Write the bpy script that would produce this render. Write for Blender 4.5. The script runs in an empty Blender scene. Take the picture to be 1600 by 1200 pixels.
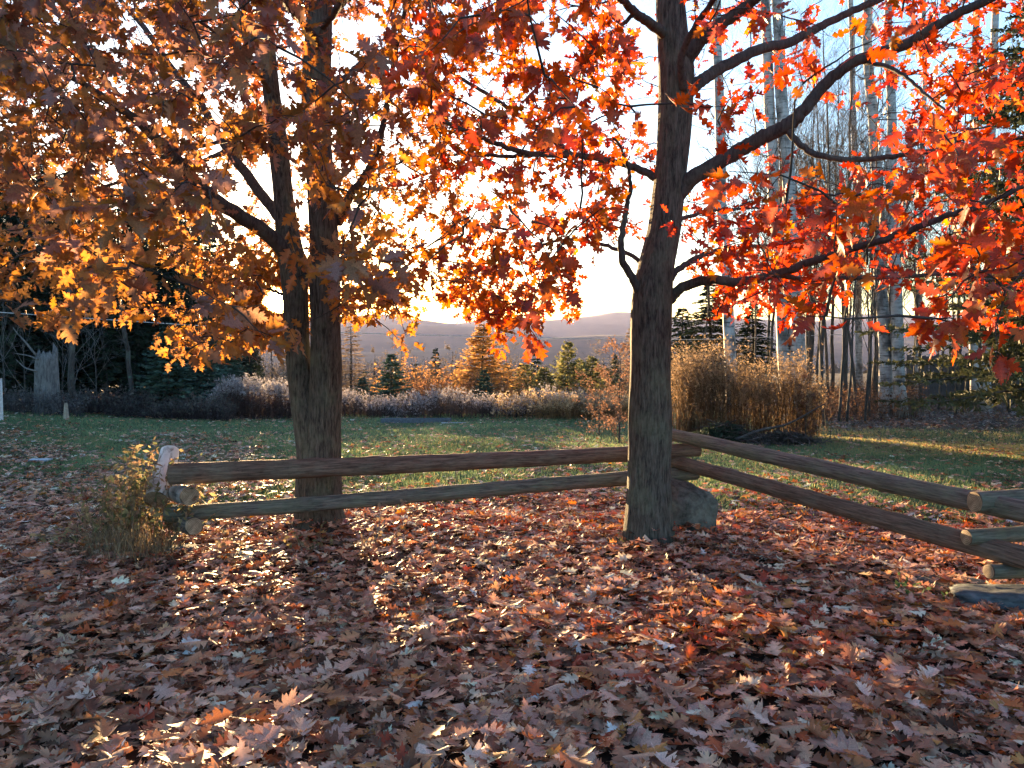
import bpy, math, random
import numpy as np
from mathutils import Matrix, Vector

SC = bpy.context.scene
COL = SC.collection
rng = np.random.default_rng(7)
random.seed(7)
R = math.radians

# ------------------------------------------------------------------ camera
CAMZ = 1.6
F = 1200.0                      # focal length in photograph pixels (1600 x 1200)
PITCH = math.atan(60.0 / F)
cam_d = bpy.data.cameras.new('camera')
cam_d.sensor_width = 36.0
cam_d.lens = 27.0
cam_d.clip_start = 0.05
cam_d.clip_end = 30000.0
cam = bpy.data.objects.new('camera', cam_d)
cam.location = (0, 0, CAMZ)
cam.rotation_euler = (math.pi / 2 - PITCH, 0, 0)
COL.objects.link(cam)
SC.camera = cam

# ------------------------------------------------------------------ world, sun, exposure
SUN_AZ, SUN_EL = R(-16.85), R(3.2)       # azimuth measured from +Y towards +X
SUN_DIR = Vector((math.sin(SUN_AZ) * math.cos(SUN_EL), math.cos(SUN_AZ) * math.cos(SUN_EL), math.sin(SUN_EL)))
SKY_STRENGTH = 0.15
SUN_STRENGTH = 5.0
EXPOSURE = 2.96
world = bpy.data.worlds.new('World')
SC.world = world
world.use_nodes = True
wt = world.node_tree
wt.nodes.clear()
w_out = wt.nodes.new('ShaderNodeOutputWorld')
w_bg = wt.nodes.new('ShaderNodeBackground')
w_bg.inputs['Strength'].default_value = SKY_STRENGTH
w_sky = wt.nodes.new('ShaderNodeTexSky')
w_sky.sky_type = 'NISHITA'
w_sky.sun_disc = False
w_sky.sun_elevation = SUN_EL
w_sky.sun_rotation = SUN_AZ
w_sky.air_density = 1.0
w_sky.dust_density = 0.8
w_sky.ozone_density = 2.7
wt.links.new(w_sky.outputs['Color'], w_bg.inputs['Color'])
# the disc of the sun itself, with the bright aureole round it
w_geo = wt.nodes.new('ShaderNodeTexCoord')
w_dot = wt.nodes.new('ShaderNodeVectorMath'); w_dot.operation = 'DOT_PRODUCT'
w_dot.inputs[1].default_value = SUN_DIR
wt.links.new(w_geo.outputs['Generated'], w_dot.inputs[0])
w_disc = wt.nodes.new('ShaderNodeMapRange')
w_disc.interpolation_type = 'SMOOTHSTEP'
w_disc.inputs['From Min'].default_value = math.cos(R(0.72))
w_disc.inputs['From Max'].default_value = math.cos(R(0.35))
w_disc.inputs['To Max'].default_value = 40.0
wt.links.new(w_dot.outputs['Value'], w_disc.inputs['Value'])
w_em = wt.nodes.new('ShaderNodeBackground')
w_em.inputs['Color'].default_value = (1.0, 0.72, 0.30, 1)
wt.links.new(w_disc.outputs['Result'], w_em.inputs['Strength'])
w_add = wt.nodes.new('ShaderNodeAddShader')
wt.links.new(w_bg.outputs[0], w_add.inputs[0])
wt.links.new(w_em.outputs[0], w_add.inputs[1])
wt.links.new(w_add.outputs[0], w_out.inputs['Surface'])

sun_d = bpy.data.lights.new('sun', 'SUN')
sun_d.energy = SUN_STRENGTH
sun_d.angle = R(0.53)
sun_d.color = (1.0, 0.66, 0.34)
sun = bpy.data.objects.new('sun', sun_d)
sun.rotation_euler = SUN_DIR.to_track_quat('Z', 'Y').to_euler()
sun.location = SUN_DIR * 60
COL.objects.link(sun)

SC.view_settings.view_transform = 'Standard'
SC.view_settings.look = 'None'
SC.view_settings.exposure = EXPOSURE
SC.view_settings.gamma = 1.0
SC.view_settings.use_curve_mapping = False
SC.render.engine = 'CYCLES'
SC.cycles.max_bounces = 5
SC.cycles.diffuse_bounces = 3
SC.cycles.glossy_bounces = 2
SC.cycles.transmission_bounces = 4
SC.cycles.volume_bounces = 0
SC.cycles.use_denoising = True
SC.cycles.use_adaptive_sampling = True
SC.cycles.adaptive_threshold = 0.02

# ------------------------------------------------------------------ helpers
CF = np.array([0, math.cos(PITCH), -math.sin(PITCH)])
CU = np.array([0, math.sin(PITCH), math.cos(PITCH)])
CR = np.array([1.0, 0, 0])


def P(px, py, d):
    """the point seen at photograph pixel (px, py) at the distance d ahead (y = d)"""
    v = CF + (px - 800) / F * CR + (600 - py) / F * CU
    v = v * (d / v[1])
    return np.array([v[0], v[1], v[2] + CAMZ])


def proj(p):
    q = np.asarray(p, float) - np.array([0, 0, CAMZ])
    z = q @ CF
    z = np.where(z < 0.05, 0.05, z)
    return 800 + F * q[..., 0] / z, 600 - F * (q @ CU) / z


def sstep(a, b, x):
    t = np.clip((np.asarray(x, float) - a) / (b - a), 0, 1)
    return t * t * (3 - 2 * t)


def vnoise(x, y, s=0):
    """cheap smooth 2-D noise in about -1..1"""
    x = np.asarray(x, float); y = np.asarray(y, float)
    return (np.sin(x * 1.0 + 1.7 * np.sin(y * 0.73 + s) + s * 2.1) * 0.5
            + np.sin(y * 1.31 + 1.3 * np.sin(x * 0.91 - s) + s) * 0.3
            + np.sin((x + y) * 2.17 + s * 3.3) * np.sin((x - y) * 1.83 + s) * 0.3)


def ground_z(x, y):
    x = np.asarray(x, float); y = np.asarray(y, float)
    z = -0.036 * np.clip(y, -30, 26)
    z = z + 0.022 * np.clip(x - 4, 0, 26) * sstep(11, 30, y)
    z = z + 0.50 * np.exp(-((x + 15.5) / 6.0) ** 2 - ((y - 20) / 7.0) ** 2)
    z = z + 0.035 * vnoise(x * 0.9, y * 0.9, 1.0) * sstep(0, 4, y)
    ang = x / np.maximum(y, 8.0)
    open_w = sstep(-0.42, -0.26, ang) * (1 - sstep(0.16, 0.34, ang))
    steep = -0.13 * np.clip(y - 28, 0, 132)
    gentle = -0.02 * np.clip(y - 36, 0, 40) - 0.16 * np.clip(y - 76, 0, 84)
    z = z + open_w * steep + (1 - open_w) * gentle
    z = z - 0.05 * np.clip(y - 160, 0, 540)
    rid1 = 62 * np.exp(-((y - 1750 - 120 * np.sin(x / 420.0)) / 330.0) ** 2) * (0.62 + 0.42 * np.sin(x / 430.0 + 0.7) + 0.12 * np.sin(x / 130.0))
    rid2 = 118 * np.exp(-((y - 2800 - 150 * np.sin(x / 640.0 + 2)) / 480.0) ** 2) * (0.72 + 0.42 * np.sin(x / 330.0 + 2.9) + 0.09 * np.sin(x / 150.0 + 1))
    rid3 = 207 * np.exp(-((y - 4250) / 620.0) ** 2) * (0.96 + 0.09 * np.sin(x / 260.0 - 0.8) + 0.055 * np.sin(x / 104.0 + 2) + 0.014 * np.sin(x / 41.0))
    return z + rid1 + rid2 + rid3


def gz(x, y):
    return float(ground_z(x, y))


def link(o, parent=None):
    COL.objects.link(o)
    if parent is not None:
        o.parent = parent
    return o


def tag(o, label=None, cat=None, group=None, kind=None):
    if label: o['label'] = label
    if cat: o['category'] = cat
    if group: o['group'] = group
    if kind: o['kind'] = kind
    return o


def empty(name, loc, label=None, cat=None, group=None):
    o = bpy.data.objects.new(name, None)
    o.location = loc
    o.empty_display_size = 0.1
    COL.objects.link(o)
    return tag(o, label, cat, group)


class MB:
    """collects vertices, tris/quads and an optional colour per vertex into one mesh"""
    def __init__(self):
        self.v, self.t, self.q, self.c = [], [], [], []
        self.n = 0

    def add(self, v, tris=None, quads=None, col=None):
        v = np.asarray(v, float).reshape(-1, 3)
        if tris is not None and len(tris):
            self.t.append(np.asarray(tris, np.int64).reshape(-1, 3) + self.n)
        if quads is not None and len(quads):
            self.q.append(np.asarray(quads, np.int64).reshape(-1, 4) + self.n)
        self.v.append(v)
        if col is None:
            col = np.ones((len(v), 3))
        col = np.asarray(col, float)
        if col.ndim == 1:
            col = np.repeat(col[None, :3], len(v), 0)
        self.c.append(col[:, :3])
        self.n += len(v)

    def mesh(self, name, mat=None, smooth=True):
        me = bpy.data.meshes.new(name)
        v = np.concatenate(self.v) if self.v else np.zeros((0, 3))
        t = np.concatenate(self.t) if self.t else np.zeros((0, 3), np.int64)
        q = np.concatenate(self.q) if self.q else np.zeros((0, 4), np.int64)
        nl = len(t) * 3 + len(q) * 4
        me.vertices.add(len(v)); me.loops.add(nl); me.polygons.add(len(t) + len(q))
        me.vertices.foreach_set('co', v.astype(np.float32).ravel())
        me.loops.foreach_set('vertex_index', np.concatenate([t.ravel(), q.ravel()]).astype(np.int32))
        starts = np.concatenate([np.arange(len(t)) * 3, len(t) * 3 + np.arange(len(q)) * 4]).astype(np.int32)
        me.polygons.foreach_set('loop_start', starts)
        me.polygons.foreach_set('use_smooth', np.full(len(t) + len(q), smooth, bool))
        me.update(calc_edges=True)
        a = me.attributes.new('col', 'FLOAT_COLOR', 'POINT')
        c = np.concatenate(self.c) if self.c else np.zeros((0, 3))
        a.data.foreach_set('color', np.concatenate([c, np.ones((len(c), 1))], 1).astype(np.float32).ravel())
        if mat is not None:
            me.materials.append(mat)
        return me

    def build(self, name, mat, parent=None, smooth=True):
        return link(bpy.data.objects.new(name, self.mesh(name, mat, smooth)), parent)


def rel(o, parent):
    """parent while keeping world-space mesh coordinates (parents are only translated)"""
    o.parent = parent
    o.matrix_parent_inverse = Matrix.Translation(-parent.location)
    return o


def crom(pts, n):
    """Catmull-Rom through the points (any number of columns), n samples for each span"""
    p = np.asarray(pts, float)
    p = np.vstack([2 * p[0] - p[1], p, 2 * p[-1] - p[-2]])
    out = []
    for i in range(1, len(p) - 2):
        t = np.linspace(0, 1, n, endpoint=False)[:, None]
        a, b, c, d = p[i - 1], p[i], p[i + 1], p[i + 2]
        out.append(0.5 * (2 * b + (c - a) * t + (2 * a - 5 * b + 4 * c - d) * t ** 2 + (3 * b - a - 3 * c + d) * t ** 3))
    return np.vstack(out + [p[-2][None]])


def tube(mb, pts, rad, sides=6, col=None, cap=True, bump=None, capend=True):
    pts = np.asarray(pts, float)
    n = len(pts)
    rad = np.broadcast_to(np.asarray(rad, float), (n,))
    d = np.gradient(pts, axis=0)
    d /= np.maximum(np.linalg.norm(d, axis=1, keepdims=True), 1e-9)
    ref = np.array([0, 0, 1.0]) if abs(d[0][2]) < 0.9 else np.array([1.0, 0, 0])
    u = np.cross(d[0], ref); u /= np.linalg.norm(u)
    a = np.arange(sides) * 2 * math.pi / sides
    ca, sa = np.cos(a)[:, None], np.sin(a)[:, None]
    vs = np.empty((n, sides, 3))
    for i in range(n):
        u = u - d[i] * (u @ d[i]); u /= max(np.linalg.norm(u), 1e-9)
        w = np.cross(d[i], u)
        r = rad[i] if bump is None else (rad[i] * bump(i, a))[:, None]
        vs[i] = pts[i] + r * (ca * u + sa * w)
    idx = np.arange(n * sides).reshape(n, sides)
    nx = np.roll(idx, -1, 1)
    quads = np.stack([idx[:-1], nx[:-1], nx[1:], idx[1:]], -1).reshape(-1, 4)
    v = vs.reshape(-1, 3)
    tris = []
    if cap:
        if capend:
            v = np.vstack([v, pts[-1]])
            tris += [[idx[-1][k], idx[-1][(k + 1) % sides], len(v) - 1] for k in range(sides)]
        v = np.vstack([v, pts[0]])
        tris += [[idx[0][(k + 1) % sides], idx[0][k], len(v) - 1] for k in range(sides)]
    mb.add(v, tris, quads, col)


def rand_dirs(n):
    v = rng.normal(size=(n, 3))
    return v / np.linalg.norm(v, axis=1, keepdims=True)


def norm(v):
    return v / np.maximum(np.linalg.norm(v, axis=-1, keepdims=True), 1e-9)


ORD = 'leftmost second third fourth fifth sixth seventh eighth ninth tenth eleventh twelfth thirteenth fourteenth fifteenth sixteenth seventeenth eighteenth nineteenth twentieth'.split()


def order_of(i, n):
    """'third from the left', counted from the nearer side"""
    if i == 0: return 'leftmost'
    if i == n - 1: return 'rightmost'
    if i < n / 2: return ORD[i] + ' from the left'
    return ORD[n - 1 - i] + ' from the right'


# ------------------------------------------------------------------ materials
def new_mat(name):
    m = bpy.data.materials.new(name)
    m.use_nodes = True
    nt = m.node_tree
    return m, nt, nt.nodes['Principled BSDF'], nt.nodes['Material Output']


def N(nt, kind, **kw):
    n = nt.nodes.new(kind)
    for k, v in kw.items():
        if k in n.inputs:
            n.inputs[k].default_value = v
        else:
            setattr(n, k, v)
    return n


def ramp(nt, stops):
    n = nt.nodes.new('ShaderNodeValToRGB')
    e = n.color_ramp.elements
    while len(e) < len(stops):
        e.new(0.5)
    for i, (p, c) in enumerate(stops):
        e[i].position = p
        e[i].color = (c[0], c[1], c[2], 1)
    return n


def mapping(nt, scale, coord='Object', rot=(0, 0, 0)):
    tc = nt.nodes.new('ShaderNodeTexCoord')
    mp = nt.nodes.new('ShaderNodeMapping')
    mp.inputs['Scale'].default_value = scale
    mp.inputs['Rotation'].default_value = rot
    nt.links.new(tc.outputs[coord], mp.inputs['Vector'])
    return mp


def mixc(nt, a, b, fac, mode='MIX'):
    n = nt.nodes.new('ShaderNodeMix')
    n.data_type = 'RGBA'; n.blend_type = mode
    for sock, val in ((n.inputs[6], a), (n.inputs[7], b), (n.inputs[0], fac)):
        if hasattr(val, 'links'):
            nt.links.new(val, sock)
        elif isinstance(val, (int, float)):
            sock.default_value = val
        else:
            sock.default_value = (val[0], val[1], val[2], 1)
    return n.outputs[2]


def bump_to(nt, bsdf, height, strength=0.5, dist=0.02):
    b = nt.nodes.new('ShaderNodeBump')
    b.inputs['Strength'].default_value = strength
    b.inputs['Distance'].default_value = dist
    nt.links.new(height, b.inputs['Height'])
    nt.links.new(b.outputs[0], bsdf.inputs['Normal'])


def leaf_material(name, trans=0.5, sat=1.5, val=2.0, rough=0.5, spec=0.35, gain=1.0, mottle=18.0):
    m, nt, b, out = new_mat(name)
    at = N(nt, 'ShaderNodeAttribute', attribute_name='col')
    nz = N(nt, 'ShaderNodeTexNoise', Scale=mottle, Detail=3.0)
    mp = mapping(nt, (1, 1, 1))
    nt.links.new(mp.outputs[0], nz.inputs['Vector'])
    rp = ramp(nt, [(0.3, (0.72, 0.72, 0.72)), (0.7, (1.2, 1.2, 1.2))])
    nt.links.new(nz.outputs[0], rp.inputs[0])
    c = mixc(nt, at.outputs['Color'], rp.outputs[0], 1.0, 'MULTIPLY')
    nt.links.new(c, b.inputs['Base Color'])
    b.inputs['Roughness'].default_value = rough
    b.inputs['Specular IOR Level'].default_value = spec
    if trans > 0:
        hs = N(nt, 'ShaderNodeHueSaturation', Saturation=sat, Value=val)
        nt.links.new(c, hs.inputs['Color'])
        tr = nt.nodes.new('ShaderNodeBsdfTranslucent')
        nt.links.new(hs.outputs[0], tr.inputs['Color'])
        mx = nt.nodes.new('ShaderNodeMixShader')
        mx.inputs[0].default_value = trans
        nt.links.new(b.outputs[0], mx.inputs[1])
        nt.links.new(tr.outputs[0], mx.inputs[2])
        nt.links.new(mx.outputs[0], out.inputs['Surface'])
    return m


def bark_material(name, dark, light, lichen, scale=(26, 26, 5), bump=0.7, lich=0.62, rough=0.85, crack=0.0):
    m, nt, b, out = new_mat(name)
    mp = mapping(nt, scale)
    n1 = N(nt, 'ShaderNodeTexNoise', Scale=1.6, Detail=8.0, Roughness=0.7)
    nt.links.new(mp.outputs[0], n1.inputs['Vector'])
    mp2 = mapping(nt, (1, 1, 1))
    n2 = N(nt, 'ShaderNodeTexNoise', Scale=3.2, Detail=5.0, Roughness=0.6)
    nt.links.new(mp2.outputs[0], n2.inputs['Vector'])
    n3 = N(nt, 'ShaderNodeTexNoise', Scale=40.0, Detail=3.0)
    nt.links.new(mp2.outputs[0], n3.inputs['Vector'])
    mid = [(d * .45 + l * .55) for d, l in zip(dark, light)]
    r1 = ramp(nt, [(0.36, dark), (0.50, mid), (0.66, light)])
    nt.links.new(n1.outputs[0], r1.inputs[0])
    r2 = ramp(nt, [(lich - 0.08, (0, 0, 0)), (lich + 0.06, (1, 1, 1))])
    nt.links.new(n2.outputs[0], r2.inputs[0])
    mulf = N(nt, 'ShaderNodeMath', operation='MULTIPLY')
    nt.links.new(r2.outputs[0], mulf.inputs[0]); nt.links.new(n3.outputs[0], mulf.inputs[1])
    c = mixc(nt, r1.outputs[0], lichen, mulf.outputs[0])
    height = n1.outputs[0]
    if crack > 0:
        # furrows between the plates of the bark, or checks along a log
        mp3 = mapping(nt, [k * crack for k in scale])
        warp = N(nt, 'ShaderNodeTexNoise', Scale=2.0, Detail=3.0)
        nt.links.new(mp3.outputs[0], warp.inputs['Vector'])
        wadd = N(nt, 'ShaderNodeVectorMath', operation='MULTIPLY_ADD')
        wadd.inputs[1].default_value = (1.2, 1.2, 1.2)
        nt.links.new(warp.outputs['Color'], wadd.inputs[0]); nt.links.new(mp3.outputs[0], wadd.inputs[2])
        vo = N(nt, 'ShaderNodeTexVoronoi', feature='DISTANCE_TO_EDGE', Scale=1.0)
        nt.links.new(wadd.outputs[0], vo.inputs['Vector'])
        r3 = ramp(nt, [(0.0, (.68, .68, .68)), (0.16, (1, 1, 1))])
        nt.links.new(vo.outputs['Distance'], r3.inputs[0])
        c = mixc(nt, c, r3.outputs[0], 1.0, 'MULTIPLY')
        hm = N(nt, 'ShaderNodeMath', operation='MULTIPLY_ADD')
        nt.links.new(r3.outputs[0], hm.inputs[0]); hm.inputs[1].default_value = 0.4
        nt.links.new(n1.outputs[0], hm.inputs[2])
        height = hm.outputs[0]
    nt.links.new(c, b.inputs['Base Color'])
    b.inputs['Roughness'].default_value = rough
    b.inputs['Specular IOR Level'].default_value = 0.2
    bump_to(nt, b, height, bump, 0.014)
    return m


def attr_material(name, rough=0.8, spec=0.2, noise=30.0, lo=0.75, hi=1.2, trans=0.0):
    m, nt, b, out = new_mat(name)
    at = N(nt, 'ShaderNodeAttribute', attribute_name='col')
    nz = N(nt, 'ShaderNodeTexNoise', Scale=noise, Detail=4.0)
    mp = mapping(nt, (1, 1, 1))
    nt.links.new(mp.outputs[0], nz.inputs['Vector'])
    rp = ramp(nt, [(0.3, (lo,) * 3), (0.7, (hi,) * 3)])
    nt.links.new(nz.outputs[0], rp.inputs[0])
    c = mixc(nt, at.outputs['Color'], rp.outputs[0], 1.0, 'MULTIPLY')
    nt.links.new(c, b.inputs['Base Color'])
    b.inputs['Roughness'].default_value = rough
    b.inputs['Specular IOR Level'].default_value = spec
    if trans:
        tr = nt.nodes.new('ShaderNodeBsdfTranslucent')
        nt.links.new(c, tr.inputs['Color'])
        mx = nt.nodes.new('ShaderNodeMixShader'); mx.inputs[0].default_value = trans
        nt.links.new(b.outputs[0], mx.inputs[1]); nt.links.new(tr.outputs[0], mx.inputs[2])
        nt.links.new(mx.outputs[0], out.inputs['Surface'])
    return m


M_CROWN = leaf_material('oak_leaf_on_tree', trans=0.5, sat=1.15, val=1.42, rough=0.45, spec=0.45)
M_FALLEN = leaf_material('oak_leaf_fallen', trans=0.22, sat=1.2, val=1.5, rough=0.55, spec=0.24, mottle=26.0)
M_BARK = bark_material('oak_bark', (0.020, 0.0175, 0.0155), (0.140, 0.122, 0.104), (0.135, 0.145, 0.105), scale=(30, 30, 4.5), bump=1.0, lich=0.57, crack=.9)
M_LIMB = bark_material('oak_limb_bark', (0.030, 0.026, 0.026), (0.085, 0.075, 0.070), (0.12, 0.14, 0.11), bump=0.4)
M_RAIL_RED = bark_material('reddish_rail_wood', (0.060, 0.038, 0.031), (0.235, 0.155, 0.122), (0.19, 0.165, 0.13), scale=(3.5, 42, 42), bump=1.0, lich=0.56, crack=.5)
M_RAIL_GREY = bark_material('grey_rail_wood', (0.055, 0.046, 0.042), (0.225, 0.190, 0.165), (0.17, 0.18, 0.125), scale=(3.5, 42, 42), bump=1.0, lich=0.52, crack=.5)
M_DARKBARK = bark_material('woodland_bark', (0.030, 0.026, 0.024), (0.10, 0.088, 0.080), (0.12, 0.14, 0.11), scale=(14, 14, 3), bump=0.3)
M_ROCK = bark_material('lichened_rock', (0.033, 0.032, 0.030), (0.130, 0.124, 0.114), (0.20, 0.215, 0.18), scale=(11, 11, 11), bump=1.0, lich=0.50, crack=.35)
M_SLATE = bark_material('blue_grey_flagstone', (0.045, 0.055, 0.066), (0.115, 0.135, 0.15), (0.10, 0.13, 0.10), scale=(9, 9, 26), bump=0.9, lich=0.60, crack=.3)
M_GRASS = attr_material('grass_blade', rough=0.6, spec=0.25, noise=0.6, trans=0.5)
M_NEEDLE = attr_material('conifer_needles', rough=0.7, spec=0.2, noise=2.0, lo=0.6, hi=1.35, trans=0.2)
M_WEED = attr_material('dry_weed', rough=0.8, spec=0.15, noise=3.0, trans=0.5)
M_GOLD = attr_material('autumn_needles', rough=0.8, spec=0.15, noise=3.0, trans=0.55)
M_TWIG = attr_material('twig_bark', rough=0.85, spec=0.15, noise=12.0)
M_FOREST = attr_material('far_foliage', rough=0.9, spec=0.1, noise=0.5, lo=0.6, hi=1.3)


def cut_end_material():
    m, nt, b, out = new_mat('sawn_log_end')
    mp = mapping(nt, (1, 1, 1))
    sx = nt.nodes.new('ShaderNodeSeparateXYZ'); nt.links.new(mp.outputs[0], sx.inputs[0])
    cm = nt.nodes.new('ShaderNodeCombineXYZ')
    nt.links.new(sx.outputs[1], cm.inputs[0]); nt.links.new(sx.outputs[2], cm.inputs[1])
    wv = N(nt, 'ShaderNodeTexWave', wave_type='RINGS', rings_direction='Z', Scale=26.0, Distortion=2.5, Detail=2.0)
    nt.links.new(cm.outputs[0], wv.inputs['Vector'])
    rp = ramp(nt, [(0.2, (0.20, 0.135, 0.085)), (0.8, (0.38, 0.28, 0.19))])
    nt.links.new(wv.outputs['Fac'], rp.inputs[0])
    nz = N(nt, 'ShaderNodeTexNoise', Scale=22.0, Detail=4.0)
    nt.links.new(mp.outputs[0], nz.inputs['Vector'])
    r2 = ramp(nt, [(0.35, (0.6, 0.58, 0.55)), (0.7, (1.1, 1.1, 1.1))])
    nt.links.new(nz.outputs[0], r2.inputs[0])
    nt.links.new(mixc(nt, rp.outputs[0], r2.outputs[0], 1.0, 'MULTIPLY'), b.inputs['Base Color'])
    b.inputs['Roughness'].default_value = 0.8
    return m


M_CUT = cut_end_material()


def birch_material():
    m, nt, b, out = new_mat('birch_bark')
    mp = mapping(nt, (2.5, 2.5, 17))
    n1 = N(nt, 'ShaderNodeTexNoise', Scale=1.0, Detail=5.0, Roughness=0.6)
    nt.links.new(mp.outputs[0], n1.inputs['Vector'])
    mp2 = mapping(nt, (1, 1, 0.6))
    n2 = N(nt, 'ShaderNodeTexNoise', Scale=2.2, Detail=4.0, Roughness=0.6)
    nt.links.new(mp2.outputs[0], n2.inputs['Vector'])
    r1 = ramp(nt, [(0.35, (0.05, 0.045, 0.042)), (0.43, (0.35, 0.33, 0.315)), (0.75, (0.55, 0.525, 0.505))])
    nt.links.new(n1.outputs[0], r1.inputs[0])
    r2 = ramp(nt, [(0.36, (0.25, 0.23, 0.22)), (0.52, (1, 1, 1))])
    nt.links.new(n2.outputs[0], r2.inputs[0])
    nt.links.new(mixc(nt, r1.outputs[0], r2.outputs[0], 1.0, 'MULTIPLY'), b.inputs['Base Color'])
    b.inputs['Roughness'].default_value = 0.7
    bump_to(nt, b, n1.outputs[0], 0.3, 0.01)
    return m


M_BIRCH = birch_material()
M_WHITEBIRCH = birch_material()
M_WHITEBIRCH.name = 'white_birch_log_bark'
for _n in M_WHITEBIRCH.node_tree.nodes:
    if _n.type == 'VALTORGB' and len(_n.color_ramp.elements) == 3:
        _n.color_ramp.elements[2].color = (.80, .80, .80, 1)
        _n.color_ramp.elements[1].color = (.62, .62, .62, 1)


def ground_material():
    m, nt, b, out = new_mat('earth_lawn_and_woodland_floor')
    at = N(nt, 'ShaderNodeAttribute', attribute_name='col')
    mp = mapping(nt, (1, 1, 1))
    n1 = N(nt, 'ShaderNodeTexNoise', Scale=2.2, Detail=8.0, Roughness=0.7)
    nt.links.new(mp.outputs[0], n1.inputs['Vector'])
    n2 = N(nt, 'ShaderNodeTexNoise', Scale=0.012, Detail=8.0, Roughness=0.75)
    nt.links.new(mp.outputs[0], n2.inputs['Vector'])
    r1 = ramp(nt, [(0.3, (0.65, 0.65, 0.65)), (0.7, (1.3, 1.3, 1.3))])
    nt.links.new(n1.outputs[0], r1.inputs[0])
    r2 = ramp(nt, [(0.38, (0.55, 0.62, 0.55)), (0.62, (1.3, 1.2, 1.2))])
    nt.links.new(n2.outputs[0], r2.inputs[0])
    c = mixc(nt, at.outputs['Color'], r1.outputs[0], 1.0, 'MULTIPLY')
    c = mixc(nt, c, r2.outputs[0], 1.0, 'MULTIPLY')
    nt.links.new(c, b.inputs['Base Color'])
    b.inputs['Roughness'].default_value = 0.95
    b.inputs['Specular IOR Level'].default_value = 0.1
    bump_to(nt, b, n1.outputs[0], 0.6, 0.05)
    return m


def plain(name, col, rough=0.6, spec=0.3, metal=0.0, noise=14.0, amt=0.35):
    m, nt, b, out = new_mat(name)
    mp = mapping(nt, (1, 1, 1))
    n1 = N(nt, 'ShaderNodeTexNoise', Scale=noise, Detail=5.0, Roughness=0.6)
    nt.links.new(mp.outputs[0], n1.inputs['Vector'])
    r1 = ramp(nt, [(0.3, [c * (1 - amt) for c in col]), (0.7, [c * (1 + amt * 0.6) for c in col])])
    nt.links.new(n1.outputs[0], r1.inputs[0])
    nt.links.new(r1.outputs[0], b.inputs['Base Color'])
    b.inputs['Roughness'].default_value = rough
    b.inputs['Specular IOR Level'].default_value = spec
    b.inputs['Metallic'].default_value = metal
    bump_to(nt, b, n1.outputs[0], 0.2, 0.01)
    return m


# ------------------------------------------------------------------ the ground, one sheet out to the last ridge
def litter_density(x, y):
    """how thickly the fallen leaves lie, 0..1"""
    x = np.asarray(x, float); y = np.asarray(y, float)
    edge = 9.4 + 0.7 * np.sin(x * 0.8 + 1) + 0.5 * np.sin(x * 2.1) - 0.6 * sstep(2, 6, x) + 0.5 * sstep(-3, -7, x)
    near = 1 - sstep(-1.3, 1.8, y - edge)
    patch = (0.18 + .45 * sstep(-2.5, -6, x)) * (1 - sstep(0, 11, y - edge)) * (0.55 + 0.45 * np.sin(x * 1.7 + 2 * np.sin(y * .8))) + 0.03
    return np.clip(np.maximum(near, patch), 0, 1)


def woodland_floor(x, y):
    x = np.asarray(x, float); y = np.asarray(y, float)
    line = 20.2 + 0.5 * np.sin(x * 0.9)
    rt = sstep(8.0, 10.0, x + 0.4 * np.sin(y)) * sstep(-0.6, 1.0, y - line)
    lf = sstep(0, 2.0, -x - 7 - 0.0 * y) * sstep(-0.5, 1.0, y - (25.5 + 0.28 * (x + 8)))
    return np.clip(rt + lf, 0, 1)


def build_ground():
    rr = np.concatenate([[0.0, 1.0], np.geomspace(1.6, 60, 90), np.geomspace(62, 5000, 110)])
    a_f = np.linspace(-46, 46, 210)
    a_b = np.linspace(46, 314, 60)[1:-1]
    ang = np.radians(np.concatenate([a_f, a_b]))
    na, nr = len(ang), len(rr)
    X = rr[:, None] * np.sin(ang)[None]
    Y = rr[:, None] * np.cos(ang)[None]
    Z = ground_z(X, Y)
    lit = litter_density(X, Y)[..., None]
    wood = woodland_floor(X, Y)[..., None]
    far = sstep(27.5, 30, Y)[..., None]
    lawn = np.array([0.085, 0.120, 0.055])
    earth = np.array([0.036, 0.023, 0.017])
    duff = np.array([0.115, 0.085, 0.068])
    rough = np.array([0.085, 0.066, 0.050])
    vx = (0.5 + 0.5 * vnoise(X / 90.0, Y / 130.0, 2.0))[..., None]
    valley = np.array([0.045, 0.036, 0.034]) * (1 - vx) + np.array([0.018, 0.024, 0.020]) * vx
    c = lawn * (1 - lit ** 0.5) + earth * lit ** 0.5
    c = c * (1 - wood) + duff * wood
    c = c * (1 - far) + (rough * (1 - wood) + duff * wood) * far
    vf = sstep(60, 140, np.hypot(X, Y))[..., None] * (Y[..., None] > 0)
    c = c * (1 - vf) + valley * vf
    idx = np.arange(na * nr).reshape(nr, na)
    nx = np.roll(idx, -1, 1)
    q = np.stack([idx[:-1], idx[1:], nx[1:], nx[:-1]], -1).reshape(-1, 4)
    mb = MB()
    mb.add(np.stack([X, Y, Z], -1).reshape(-1, 3), None, q, c.reshape(-1, 3))
    o = mb.build('ground', ground_material())
    tag(o, 'sloping yard running down to a hazy valley and wooded ridges', 'ground', kind='structure')
    return o


GROUND = build_ground()

# ------------------------------------------------------------------ oak leaf templates (u along the blade, v across)
HI_MID = [(0, 0), (.31, 0), (.56, 0), (.76, 0), (.90, 0), (1.03, 0)]
HI_SIDE = [(.06, .05), (.12, .15), (.22, .29), (.25, .20), (.31, .10), (.34, .27), (.46, .45), (.47, .34), (.54, .37), (.53, .24), (.56, .11),
           (.60, .23), (.72, .35), (.71, .24), (.79, .24), (.76, .085), (.83, .12), (.93, .13), (.90, .06)]


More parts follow.
